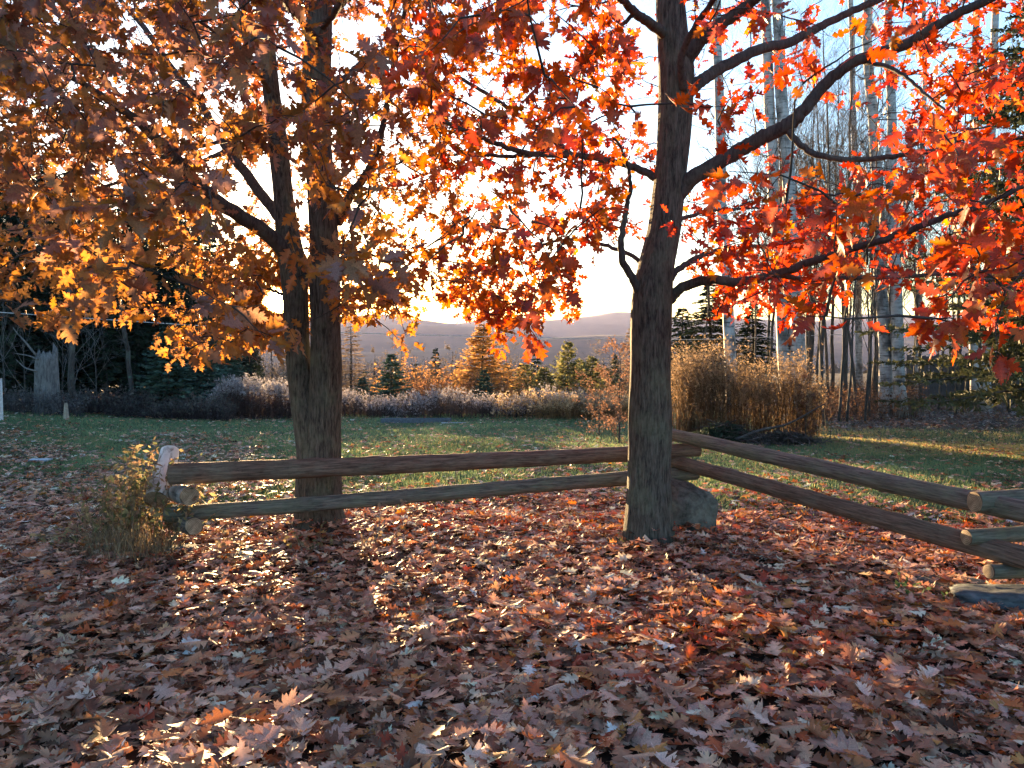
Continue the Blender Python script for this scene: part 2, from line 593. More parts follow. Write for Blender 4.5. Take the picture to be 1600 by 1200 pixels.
def leaf_hi():
    """red-oak outline: three pairs of pointed, notched lobes and a pointed end"""
    v = list(HI_MID) + [(u, w) for u, w in HI_SIDE] + [(u, -w) for u, w in HI_SIDE] + [(-.28, .012), (-.28, -.012)]
    t = []
    for s in (0, 1):
        a, b0, b, b1, d, e0, e, e1, e2, g0, g, h0, h, h1, h2, j, k0, k, l = range(6 + 19 * s, 25 + 19 * s)
        tt = [(0, 1, d), (0, d, a), (a, d, b1), (a, b1, b), (a, b, b0), (1, 2, g), (1, g, d), (d, g, g0), (d, g0, e1), (g0, e2, e1), (d, e1, e0), (e0, e1, e),
              (2, 3, j), (2, j, g), (g, j, h1), (j, h2, h1), (g, h1, h0), (h0, h1, h), (3, 4, l), (3, l, j), (j, l, k0), (k0, l, k), (4, 5, l)]
        t += [x[::-1] if s else x for x in tt]
    n = len(v)
    t.append((n - 2, n - 1, 0))
    return np.array(v), np.array(t)


def leaf_mid():
    mid = [(0, 0), (.46, 0), (1.0, 0)]
    side = [(.19, .29), (.29, .12), (.45, .44), (.53, .13), (.73, .35), (.78, .10)]
    v = mid + side + [(u, -w) for u, w in side]
    t = []
    for s in (0, 1):
        b, d, e, g, h, j = range(3 + 6 * s, 9 + 6 * s)
        for x in [(0, 1, d), (0, d, b), (d, 1, e), (1, g, e), (1, j, g), (g, j, h), (1, 2, j)]:
            t.append(x[::-1] if s else x)
    return np.array(v), np.array(t)


def leaf_low():
    v = [(0, 0), (.5, .06), (1, 0), (.5, -.06), (.45, .42), (.45, -.42), (.75, .33), (.75, -.33)]
    t = [(0, 1, 4), (1, 2, 6), (3, 0, 5), (2, 3, 7)]
    return np.array(v), np.array(t)


LEAF = {'hi': leaf_hi(), 'mid': leaf_mid(), 'low': leaf_low()}


def leaf_shape(kind, n, curl=1.0):
    """n curled leaves in their own space: x along, y across, z up; length 1"""
    uv, t = LEAF[kind]
    u, w = uv[:, 0][None], uv[:, 1][None]
    asp = rng.uniform(0.62, 0.92, (n, 1))
    c1 = rng.normal(0.25, 0.45, (n, 1)) * curl
    c2 = rng.normal(0.05, 0.9, (n, 1)) * curl
    c3 = rng.normal(0, 0.5, (n, 1)) * curl
    c4 = rng.normal(0, 0.4, (n, 1)) * curl
    z = c1 * (u - .35) ** 2 + c2 * w ** 2 + c3 * w * (u - .4) + 0.22 * curl * np.abs(w) + c4 * np.abs(w) * (u - .5)
    return np.stack([u + 0 * z, w * asp, z], -1), t


def place_leaves(mb, kind, pos, ax, nor, size, cols, curl=1.0):
    n = len(pos)
    if n == 0:
        return
    s, t = leaf_shape(kind, n, curl)
    x = norm(ax)
    z = norm(nor - x * np.sum(nor * x, 1, keepdims=True))
    y = np.cross(z, x)
    M = np.stack([x, y, z], 1) * size[:, None, None]
    v = np.einsum('nvk,nkj->nvj', s, M) + pos[:, None]
    nv = s.shape[1]
    tt = t[None] + (np.arange(n) * nv)[:, None, None]
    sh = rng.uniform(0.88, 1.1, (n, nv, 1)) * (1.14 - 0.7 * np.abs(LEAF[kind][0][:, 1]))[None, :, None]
    mb.add(v.reshape(-1, 3), tt.reshape(-1, 3), None, (cols[:, None, :] * sh).reshape(-1, 3))


def leaf_variants(name, palette, mat, count, curl):
    out = []
    for i in range(count):
        mb = MB()
        s, t = leaf_shape('hi', 1, curl)
        c = np.array(palette[i % len(palette)]) * rng.uniform(0.85, 1.15)
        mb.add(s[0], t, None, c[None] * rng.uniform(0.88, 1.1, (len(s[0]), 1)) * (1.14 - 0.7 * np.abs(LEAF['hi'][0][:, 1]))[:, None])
        out.append(mb.mesh(name, mat))
    return out


def leaf_objects(meshes, pos, ax, nor, size, parent, base):
    """single leaves as objects of their own, sharing their meshes"""
    x = norm(ax)
    z = norm(nor - x * np.sum(nor * x, 1, keepdims=True))
    y = np.cross(z, x)
    for i in range(len(pos)):
        o = bpy.data.objects.new('leaf', meshes[int(rng.integers(len(meshes)))])
        m = Matrix(((x[i][0], y[i][0], z[i][0]), (x[i][1], y[i][1], z[i][1]), (x[i][2], y[i][2], z[i][2]))).to_4x4()
        o.parent = parent
        if base is not None:
            o.matrix_parent_inverse = Matrix.Translation(-Vector(base))
        o.matrix_basis = Matrix.Translation(Vector(pos[i])) @ m @ Matrix.Scale(float(size[i]), 4)
        COL.objects.link(o)


# ------------------------------------------------------------------ carpet of fallen leaves
FALLEN = np.array([
    (.300, .200, .150), (.340, .235, .185), (.250, .150, .110), (.220, .145, .130), (.380, .285, .245),
    (.170, .085, .055), (.280, .165, .105), (.330, .225, .200), (.130, .060, .042), (.450, .370, .340),
    (.260, .120, .060), (.240, .165, .150), (.200, .105, .075), (.300, .185, .160)])
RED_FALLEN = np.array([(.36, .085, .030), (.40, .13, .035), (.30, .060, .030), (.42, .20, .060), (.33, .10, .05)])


def fallen_cols(x, y):
    n = len(x)
    c = FALLEN[rng.integers(len(FALLEN), size=n)] * rng.choice([.22, .5, .85, 1.15, 1.4, 1.7], (n, 1), p=[.15, .15, .2, .2, .18, .12]) * np.array([1.50, 1.24, 1.02])
    c = np.minimum(c, .62)
    pr = 0.05 + 0.42 * np.exp(-((x - 1.2) / 1.3) ** 2 - ((y - 4.4) / 1.0) ** 2) + 0.28 * sstep(6.6, 7.4, y) * (1 - sstep(9.5, 11, y)) * sstep(-4, -1, x)  # front-right peak: fresh red leaves, plus red sunlight put into leaf colour
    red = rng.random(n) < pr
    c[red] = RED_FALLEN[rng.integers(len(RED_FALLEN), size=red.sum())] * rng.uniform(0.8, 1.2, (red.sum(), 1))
    return c


def scatter(n, y0, y1, half=0.78, pad=0.5):
    """even scatter over the wedge of ground ahead of the camera"""
    m = int(n * 1.9) + 10
    y = np.sqrt(rng.uniform(y0 ** 2, y1 ** 2, m))
    x = rng.uniform(-1, 1, m) * (half * y + pad)
    return x[:n * 2], y[:n * 2]


def build_litter():
    mb = MB()
    keep = []
    for kind, y0, y1, dens in (('hi', 2.3, 5.6, 540), ('mid', 5.6, 8.6, 470), ('mid', 8.6, 11.0, 360), ('low', 11.0, 27.0, 300)):
        area = 0.78 * (y1 ** 2 - y0 ** 2) + 1.0 * (y1 - y0)
        n = int(area * dens)
        y = np.sqrt(rng.uniform(y0 ** 2, y1 ** 2, n))
        x = rng.uniform(-1, 1, n) * (0.78 * y + 0.5)
        d = litter_density(x, y)
        k = rng.random(n) < d
        x, y, d = x[k], y[k], d[k]
        n = len(x)
        lump = 0.050 + 0.035 * vnoise(x * 5, y * 5, 3.0)
        for bx, by in ((-1.93, 7.75), (1.25, 7.0), (1.65, 7.5)):
            lump = lump + 0.12 * np.exp(-((x - bx) ** 2 + (y - by) ** 2) / .16)
        z = ground_z(x, y) + 0.008 + rng.random(n) ** 1.2 * np.maximum(lump, 0.012) * (0.3 + 0.9 * d) + 0.04 * (1 - sstep(.3, .7, d))
        pos = np.stack([x, y, z], 1)
        az = rng.uniform(0, 2 * math.pi, n)
        tilt = rng.normal(0, 0.13, n)
        ax = np.stack([np.cos(az), np.sin(az), np.sin(tilt)], 1)
        rough_n = np.where(rng.random(n) < .12, .5, .17)
        nor = np.stack([rng.normal(0, 1, n) * rough_n, rng.normal(0, 1, n) * rough_n, np.where(rng.random(n) < .5, 1, -1)], 1)
        size = 0.060 + 0.115 * rng.beta(2.0, 1.8, n) * (1.0 if kind != 'low' else 0.95)
        pos = pos - ax * size[:, None] * 0.5
        low = ground_z(pos[:, 0], pos[:, 1]) + 0.006
        pos[:, 2] = np.maximum(pos[:, 2], low)
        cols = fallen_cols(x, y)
        if kind == 'hi':
            px, py = proj(pos)
            vis = (px > 10) & (px < 1590) & (py > 640) & (py < 1192)
            cand = np.where(vis)[0]
            top = cand[np.argsort(-(size[cand] / pos[cand, 1]) - 0.25 * (z[cand] - ground_z(x[cand], y[cand])))][:300]
            keep = (pos[top] + np.array([0, 0, 0.012]), ax[top], nor[top], size[top])
            m = np.ones(n, bool); m[top] = False
            pos, ax, nor, size, cols = pos[m], ax[m], nor[m], size[m], cols[m]
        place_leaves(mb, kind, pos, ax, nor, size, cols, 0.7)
    # leaf-strewn floor of the wood to the right and under the trees to the left
    n = 34000
    y = np.sqrt(rng.uniform(20.0 ** 2, 42 ** 2, n)); x = rng.uniform(-1, 1, n) * 0.8 * y
    k = rng.random(n) < woodland_floor(x, y)
    x, y = x[k], y[k]; n = len(x)
    pos = np.stack([x, y, ground_z(x, y) + 0.01 + rng.random(n) * 0.05], 1)
    az = rng.uniform(0, 2 * math.pi, n)
    ax = np.stack([np.cos(az), np.sin(az), rng.normal(0, .3, n)], 1)
    nor = np.stack([rng.normal(0, .4, n), rng.normal(0, .4, n), np.ones(n)], 1)
    c = FALLEN[rng.integers(len(FALLEN), size=n)] * np.array([.80, .80, .82]) * rng.uniform(.6, 1.2, (n, 1))
    place_leaves(mb, 'low', pos, ax, nor, rng.uniform(.11, .2, n), c, 1.0)
    o = mb.build('leaf_litter', M_FALLEN)
    tag(o, 'carpet of fallen brown and red oak leaves over the yard', 'leaf litter', kind='stuff')
    pal = [tuple(c * np.array([1.4, 1.25, 1.12])) for c in FALLEN] * 2 + [tuple(c) for c in RED_FALLEN[:4]]
    meshes = leaf_variants('fallen_leaf', pal, M_FALLEN, 42, 0.75)
    leaf_objects(meshes, *keep, o, None)
    return o


build_litter()


# ------------------------------------------------------------------ lawn grass
def build_grass():
    n = 330000
    y = np.sqrt(rng.uniform(7.5 ** 2, 28.5 ** 2, n))
    y = np.where(rng.random(n) < 0.45, rng.uniform(8, 17, n), y)
    x = rng.uniform(-1, 1, n) * (0.76 * y + 0.5)
    k = (rng.random(n) < (1 - litter_density(x, y)) ** 1.5 + 0.02) & (rng.random(n) > woodland_floor(x, y) * 0.97)
    x, y = x[k], y[k]; n = len(x)
    z = ground_z(x, y)
    h = rng.uniform(.025, .075, n) * (1 + 0.35 * vnoise(x * 1.5, y * 1.5, 5))
    az = rng.uniform(0, math.pi * 2, n)
    wd = rng.uniform(.004, .008, n) * (1 + 0.04 * y)
    lean = rng.normal(0, .03, (n, 2))
    b0 = np.stack([x - np.cos(az) * wd, y - np.sin(az) * wd, z - .004], 1)
    b1 = np.stack([x + np.cos(az) * wd, y + np.sin(az) * wd, z - .004], 1)
    tp = np.stack([x + lean[:, 0], y + lean[:, 1], z + h], 1)
    v = np.stack([b0, b1, tp], 1).reshape(-1, 3)
    t = np.arange(3 * n).reshape(-1, 3)
    mixv = np.clip(0.5 + 0.5 * vnoise(x * .5, y * .5, 8) + rng.normal(0, .25, n), 0, 1)[:, None]
    dry = (rng.random(n) < 0.14 + 0.66 * sstep(5, 8, x) * sstep(13.5, 15.5, y))[:, None]  # dry blades; right-hand strip has more, painting in golden sunlight there
    c = np.array([.120, .195, .095]) * (1 - mixv) + np.array([.185, .260, .125]) * mixv
    c = np.where(dry, np.array([.36, .29, .13]), c)
    mb = MB(); mb.add(v, t, None, np.repeat(c, 3, 0))
    o = mb.build('grass', M_GRASS, smooth=False)
    tag(o, 'short green lawn grass scattered with fallen leaves', 'grass', kind='stuff')


build_grass()


# ------------------------------------------------------------------ the two red oaks
def limb(points, w0, w1, n=7):
    """[(px, py, d)...] and pixel widths at both ends -> centre line and radii"""
    p = np.array([P(*q) for q in points])
    c = crom(p, n)
    t = np.linspace(0, 1, len(c))
    d0, d1 = points[0][2], points[-1][2]
    r = (w0 * (1 - t) / 2 / F * d0 + w1 * t / 2 / F * d1)
    return c, r


def trunk_mesh(mb, prof, sides, n, seed, flare=0.0):
    """[(px, py, d, width px)...] -> a trunk with an uneven, slightly fluted surface"""
    pts = np.array([list(P(a, b, d)) + [w / 2 / F * d] for a, b, d, w in prof])
    c = crom(pts, n)
    z0 = c[0, 2]
    ph = rng.uniform(0, 6.28, 6)

    def bump(i, a):
        h = c[i, 2] - z0
        k = 1 + 0.018 * np.sin(5 * a + ph[0] + 1.3 * h) + 0.014 * np.sin(9 * a + ph[1] - 2.1 * h) + 0.012 * np.sin(14 * a + ph[2] + 5 * h) + 0.02 * np.sin(2.3 * h * 3 + ph[3])
        fl = 1.4 * flare * math.exp(-h / 0.15)
        return k + fl * (0.6 + 0.5 * np.sin(5 * a + ph[4]) + 0.2 * np.sin(3 * a + ph[5]))
    tube(mb, c[:, :3], c[:, 3], sides, None, True, bump)
    return c


MAP_Y0 = -100
LEAFMAP = [  # one row for each 50 px of the photograph, one digit for each 50 px across
    '88888888887777777766554422233333',   # -100
    '88888888887777777764442222333333',   # -50
    '99988988898888888884432333343322',   # 0
    '99988888897888888886322333344433',   # 50
    '99889888788888888886643122334665',   # 100
    '99888878787888888888653211137764',   # 150
    '98888878786888888888652111115666',   # 200
    '88887888777888887788642011266777',   # 250
    '88876777438876666776658656788887',   # 300
    '87754456897764334631356777777666',   # 350
    '87774556998554466500024455432666',   # 400
    '43552378997444376000003433000445',   # 450
    '00000257610030033000000020000003',   # 500
    '00000110000000000000000000000000',   # 550
]


def map_density(px, py):
    if py < -100:
        return 5 if -500 < px < 2100 else 0
    r = int((py - MAP_Y0) // 50)
    if r >= len(LEAFMAP):
        return 0
    if px < 0 or px >= 1600:
        c = 0 if px < 0 else 31
        return max(int(LEAFMAP[r][c]) - 1, 0)
    return int(LEAFMAP[r][int(px // 50)])


def clear(px, py, d):
    """keep the line to the sun open and the trunk fronts mostly free of twigs"""
    if math.hypot(px - 435, py - 470) < 34: return True
    if 995 < px < 1095 and d < 7.3 and py > -20: return rng.random() < .93
    if 405 < px < 460 and d < 7.9 and py > 90: return rng.random() < .7
    if 470 < px < 525 and d < 7.9 and (py > 330 or 100 < py < 170): return rng.random() < .7
    return False


LIMB_PX = []      # centre lines of the big limbs as seen, with their depth


def limb_note(c, w):
    px, py = proj(c)
    for a, b, q in zip(px, py, c[:, 1]):
        LIMB_PX.append((a, b, q, w))


def hides_limb(pts, pad, prob):
    """which of these points hang right in front of a big limb"""
    if not LIMB_PX: return np.zeros(len(pts), bool)
    L = np.array(LIMB_PX)
    px, py = proj(pts)
    near = np.zeros(len(pts), bool)
    for k in range(0, len(pts), 4000):
        e = slice(k, k + 4000)
        dd = np.hypot(px[e, None] - L[None, :, 0], py[e, None] - L[None, :, 1]) - L[None, :, 3] * .5
        near[e] = ((dd < pad) & (pts[e, 1][:, None] < L[None, :, 2] + .05)).any(1)
    return near & (rng.random(len(pts)) < prob)


def crown_targets(n, axis_x, axis_y, rmax, own, seed, front):
    r2 = np.random.default_rng(seed)
    out = []
    tries = 0
    while len(out) < n and tries < n * 60:
        tries += 1
        px = r2.uniform(-420, 2050); py = r2.uniform(-620, 570)
        if r2.random() > own(px, py):
            continue
        if r2.random() * 9 > map_density(px, py):
            continue
        if py < -50 and r2.random() < 0.35:
            continue
        d = axis_y + r2.normal(0.2, 1.45)
        if front(px, py) > r2.random():
            d = r2.uniform(3.0, axis_y - 1.5)
        if d < 2.7 or d > 11.5:
            continue
        if clear(px, py, d):
            continue
        p = P(px, py, d)
        rr = math.hypot(p[0] - axis_x, p[1] - axis_y)
        top = 9.6
        lim = rmax * math.sqrt(max(0.05, 1 - max(0.0, (p[2] - 3.2) / (top - 3.2)) ** 2))
        if rr > lim or rr < 0.28:
            continue
        out.append(p)
    return np.array(out)


def grow(nodes, targets, mb, col, axis):
    """join each target to the nearest branch by a curved twig; later twigs may start from earlier ones"""
    nodes = [n for n in nodes]
    arr = np.array(nodes)
    d0 = np.array([np.min(np.linalg.norm(arr - t, axis=1)) for t in targets])
    order = np.argsort(d0)
    cap = len(arr) + len(targets) * 12
    buf = np.empty((cap, 3)); buf[:len(arr)] = arr; cnt = len(arr)
    ends = []
    ax = np.array([axis[0], axis[1]])
    for k in order:
        t = targets[k]
        dv = buf[:cnt] - t
        dist = np.linalg.norm(dv, axis=1)
        rad_n = np.linalg.norm(buf[:cnt, :2] - ax, axis=1)
        rad_t = np.linalg.norm(t[:2] - ax)
        cost = dist + 0.6 * np.maximum(0, rad_n - rad_t + 0.1) + 0.35 * np.maximum(0, buf[:cnt, 2] - t[2])
        i = int(np.argmin(cost))
        a = buf[i].copy()
        L = dist[i]
        if L < 0.06:
            ends.append((t, norm(t - np.array([axis[0], axis[1], t[2] - 0.4])), a)); continue
        out = np.array([t[0] - axis[0], t[1] - axis[1], 0]); out = out / max(np.linalg.norm(out), 1e-6)
        mid = (a + t) / 2 + out * 0.08 * L + np.array([0, 0, 0.10 * L]) + rng.normal(0, 0.07 * L, 3)
        ns = int(min(11, max(3, math.ceil(L / 0.11))))
        s = np.linspace(0, 1, ns + 1)[:, None]
        c = (1 - s) ** 2 * a + 2 * s * (1 - s) * mid + s ** 2 * t
        c[1:-1] += rng.normal(0, 0.012 * L ** .5, (ns - 1, 3))
        r0 = min(0.0042 + 0.0050 * L, 0.013)
        tube(mb, c, np.linspace(r0, 0.0016, ns + 1), 4, col, False)
        if cnt + ns < cap:
            buf[cnt:cnt + ns] = c[1:]; cnt += ns
        ends.append((t, norm(c[-1] - c[-2]), c[max(0, ns - 3)]))
    return ends


def dress(ends, mean, palette, shift):
    """leaf positions round the twig ends"""
    pos, ax, nor, size, col = [], [], [], [], []
    for t, dr, back in ends:
        n = int(rng.integers(max(2, mean - 4), mean + 5))
        hue = rng.normal(0, 1)
        for k in range(n):
            f = rng.random() ** 1.6
            p = t * (1 - f) + back * f + rng.normal(0, 0.018, 3)
            d = norm(dr * 0.55 + rng.normal(0, 0.75, 3) + np.array([0, 0, -0.38]))
            pos.append(p + d * 0.035)
            ax.append(d)
            nn = rng.normal(0, 0.62, 3) + np.array([0, 0.10, 0.42])
            nor.append(nn)
            size.append(rng.uniform(0.080, 0.150))
            col.append(palette(p, hue))
    return np.array(pos), np.array(ax), np.array(nor), np.array(size), np.array(col)


def tree_crown(tree, ends, mean, palette, variant_pal):
    pos, ax, nor, size, col = dress(ends, mean, palette, 0)
    mx, my = proj(pos + norm(ax) * size[:, None] * .5)
    gap = np.hypot(mx - 434, my - 470) > 14 + .46 * size * F / np.maximum(pos[:, 1], 1)          # leaves cut away along the camera's line to the sun
    gap &= ~hides_limb(pos + norm(ax) * size[:, None] * .5, 4, .55)
    pos, ax, nor, size, col = pos[gap], ax[gap], nor[gap], size[gap], col[gap]
    px, py = proj(pos)
    vis = (px > 5) & (px < 1595) & (py > 5) & (py < 620)
    cand = np.where(vis)[0]
    top = cand[np.argsort(-(size[cand] / np.maximum(pos[cand, 1], .5)))][:300]
    m = np.ones(len(pos), bool); m[top] = False
    near = m & (pos[:, 1] < 5.6) & (px > -60) & (px < 1660) & (py > -60)
    mb = MB()
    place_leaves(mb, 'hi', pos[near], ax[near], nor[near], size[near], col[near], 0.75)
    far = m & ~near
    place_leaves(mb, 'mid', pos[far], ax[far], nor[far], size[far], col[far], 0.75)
    o = rel(mb.build('crown', M_CROWN), tree)
    tag(o, kind='stuff')
    meshes = leaf_variants('oak_leaf', variant_pal, M_CROWN, 26, 0.7)
    leaf_objects(meshes, pos[top], ax[top], nor[top], size[top], o, None)
    return o


LIMB_COL = np.array([.055, .048, .045])


def spray(n, px0, px1, py0, py1, d0, d1):
    out = []
    while len(out) < n:
        px, py = rng.uniform(px0, px1), rng.uniform(py0, py1)
        if math.hypot(px - 435, py - 470) > 21:
            out.append(P(px, py, rng.uniform(d0, d1)))
    return out


def make_oak(base, label, trunks, limbs, n_targets, axis, rmax, own, front, seed, palette, variant_pal, mean, extra=()):
    tree = empty('oak_tree', base, label, 'tree', 'red oaks by the log fence')
    nodes = []
    for prof, flare in trunks:
        mb = MB()
        c = trunk_mesh(mb, prof, 40, 14, seed, flare)
        rel(mb.build('trunk', M_BARK), tree)
        nodes.append(c[c[:, 2] > 2.6][:, :3])
    for pts, w0, w1 in limbs:
        mb = MB()
        c, r = limb(pts, w0, w1, 8)
        c = c + rng.normal(0, 0.004, c.shape)
        c[0] += 0
        tube(mb, c, r, 12 if w0 > 10 else 8)
        if w0 >= 13: limb_note(c, w0 * .7)
        rel(mb.build('branch', M_LIMB), tree)
        nodes.append(c[3:])
    nodes = np.vstack(nodes)
    tg = crown_targets(n_targets, axis[0], axis[1], rmax, own, seed, front)
    tg = tg[~hides_limb(tg, 12, .5)]
    tg = np.vstack([tg] + [np.array(spray(*e)) for e in extra])
    mb = MB()
    ends = grow(nodes, tg, mb, LIMB_COL, axis)
    # bare side twigs
    for _ in range(160):
        e = ends[int(rng.integers(len(ends)))]
        a = e[2]; L = rng.uniform(.15, .5)
        d = norm(e[1] + rng.normal(0, .7, 3)); s = np.linspace(0, 1, 5)[:, None]
        tube(mb, a + d * L * s + rng.normal(0, .012, (5, 3)) * s, np.linspace(.0035, .001, 5), 3, LIMB_COL, False)
    tw = rel(mb.build('twigs', M_TWIG), tree)
    tag(tw, kind='stuff')
    tree_crown(tree, ends, mean, palette, variant_pal)
    return tree


LD, RD = 7.75, 7.0
left_trunks = [
    ([(496, 836, LD, 80), (496, 800, LD, 69), (495, 740, LD, 63), (491, 690, LD, 56), (480, 640, LD, 46), (470, 590, LD, 40), (465, 545, LD, 38), (462, 480, LD, 38), (458, 420, LD, 42), (450, 370, LD + .03, 36), (443, 310, LD + .07, 31), (435, 230, LD + .12, 29), (426, 160, LD + .18, 26), (419, 90, LD + .24, 24), (414, 10, LD + .3, 20), (404, -120, LD + .4, 17), (396, -300, LD + .5, 9)], 0.25),
    ([(502, 836, LD - .03, 78), (501, 800, LD - .03, 67), (501, 740, LD - .03, 62), (504, 690, LD - .04, 57), (507, 640, LD - .06, 52), (509, 590, LD - .08, 48), (509, 540, LD - .1, 47), (508, 460, LD - .1, 46), (507, 380, LD - .12, 45), (503, 300, LD - .14, 43), (496, 220, LD - .16, 43), (494, 150, LD - .18, 44), (496, 80, LD - .2, 42), (500, 0, LD - .2, 36), (506, -130, LD - .2, 28), (515, -330, LD - .2, 12)], 0.25)]
left_limbs = [
    ([(455, 405, LD), (420, 367, LD - .15), (332, 308, LD - .5), (280, 255, LD - .75), (227, 200, LD - 1.0), (175, 160, LD - 1.25), (110, 120, LD - 1.6), (40, 90, LD - 2.0)], 27, 5),
    ([(450, 360, LD + .05), (425, 325, LD + .2), (385, 273, LD + .45), (350, 224, LD + .65), (325, 182, LD + .8), (308, 154, LD + .9), (273, 112, LD + 1.1), (227, 45, LD + 1.4), (196, 10, LD + 1.6), (140, -60, LD + 1.9)], 19, 6),
    ([(290, 265, LD - .7), (250, 242, LD - .9), (195, 200, LD - 1.3), (115, 165, LD - 1.8)], 9, 4),
    ([(488, 172, LD - .2), (450, 185, LD - .5), (413, 200, LD - .8), (350, 220, LD - 1.1), (245, 238, LD - 1.6), (140, 241, LD - 2.0), (0, 248, LD - 2.5)], 9, 3.5),
    ([(352, 236, LD + .6), (320, 250, LD + .3), (280, 257, LD), (210, 277, LD - .4), (140, 297, LD - .7), (60, 300, LD - 1.0)], 8, 3.5),
    ([(335, 310, LD - .5), (305, 322, LD - .3), (270, 336, LD), (210, 346, LD + .3), (140, 360, LD + .6), (70, 362, LD + .9)], 8, 3),
    ([(420, 370, LD - .1), (385, 350, LD + .3), (345, 360, LD + .8), (300, 385, LD + 1.2), (240, 410, LD + 1.6)], 7, 3),
    ([(462, 470, LD + .1), (440, 460, LD + .4), (400, 450, LD + .7), (350, 470, LD + .9), (300, 510, LD + 1.0)], 6, 2.5),
    ([(528, 350, LD - .1), (548, 304, LD - .3), (572, 272, LD - .5), (590, 232, LD - .7), (602, 180, LD - .9), (612, 120, LD - 1.1), (628, 40, LD - 1.4), (650, -60, LD - 1.7)], 14, 5),
    ([(515, 145, LD - .2), (540, 120, LD), (570, 95, LD + .3), (620, 70, LD + .6), (700, 50, LD + 1.0)], 12, 4),
    ([(518, 420, LD - .1), (540, 400, LD + .3), (575, 395, LD + .7), (620, 420, LD + 1.1), (660, 450, LD + 1.4)], 7, 2.5),
    ([(500, 70, LD - .3), (470, 30, LD - .9), (430, -10, LD - 1.6), (380, -40, LD - 2.3), (330, -60, LD - 3.0)], 14, 6),
    ([(505, 40, LD - .3), (540, 0, LD - 1.0), (580, -30, LD - 1.8), (640, -50, LD - 2.6)], 13, 5),
    ([(425, 150, LD + .2), (400, 110, LD - .2), (370, 80, LD - .6), (320, 40, LD - 1.2), (240, 0, LD - 2.0)], 9, 4),
    ([(404, -120, LD + .4), (340, -180, LD + .2), (240, -230, LD), (120, -260, LD - .2)], 10, 4),
    ([(506, -130, LD - .2), (590, -200, LD - .2), (700, -240, LD)], 12, 4),
]


def left_own(px, py):
    return 1 - float(sstep(560, 760, px))


def left_front(px, py):
    return 0.30 if py < 330 and px < 620 else (0.16 if px < 520 else 0.05)


def left_pal(p, hue):
    x = float(sstep(-4.5, -0.2, p[0]))
    brown = np.array([.290, .165, .095]); orange = np.array([.370, .175, .055]); red = np.array([.31, .100, .055])
    c = brown * (1 - x) + (orange * .72 + red * .28) * x
    r = rng.random()
    if r < 0.07: c = np.array([.36, .20, .06])
    elif r < 0.32: c = np.array([.250, .135, .118])
    elif r < 0.40: c = red
    low = 1 - float(sstep(2.3, 3.3, p[2]))          # lowest sprays coloured golden, with the sun's glow put into that colour
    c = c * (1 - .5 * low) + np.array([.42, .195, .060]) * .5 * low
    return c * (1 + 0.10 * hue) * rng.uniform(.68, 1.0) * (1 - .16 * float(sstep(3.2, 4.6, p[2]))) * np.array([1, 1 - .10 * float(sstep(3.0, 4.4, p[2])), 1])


make_oak((P(500, 842, LD)[0], LD, gz(P(500, 842, LD)[0], LD)), 'twin-stemmed red oak with brown-orange leaves in front of the setting sun',
         left_trunks, left_limbs, 2350, (P(490, 600, LD)[0], LD), 4.6, left_own, left_front, 11, left_pal,
         [(.26, .15, .10), (.28, .155, .08), (.24, .14, .12), (.31, .15, .06), (.27, .10, .06), (.25, .145, .125)], 9,
         [(75, 335, 480, 385, 520, 8.0, 9.6), (26, 265, 420, 470, 545, 8.0, 9.2), (95, 375, 470, 400, 535, 8.1, 9.4), (40, 535, 640, 410, 500, 8.0, 9.6)])

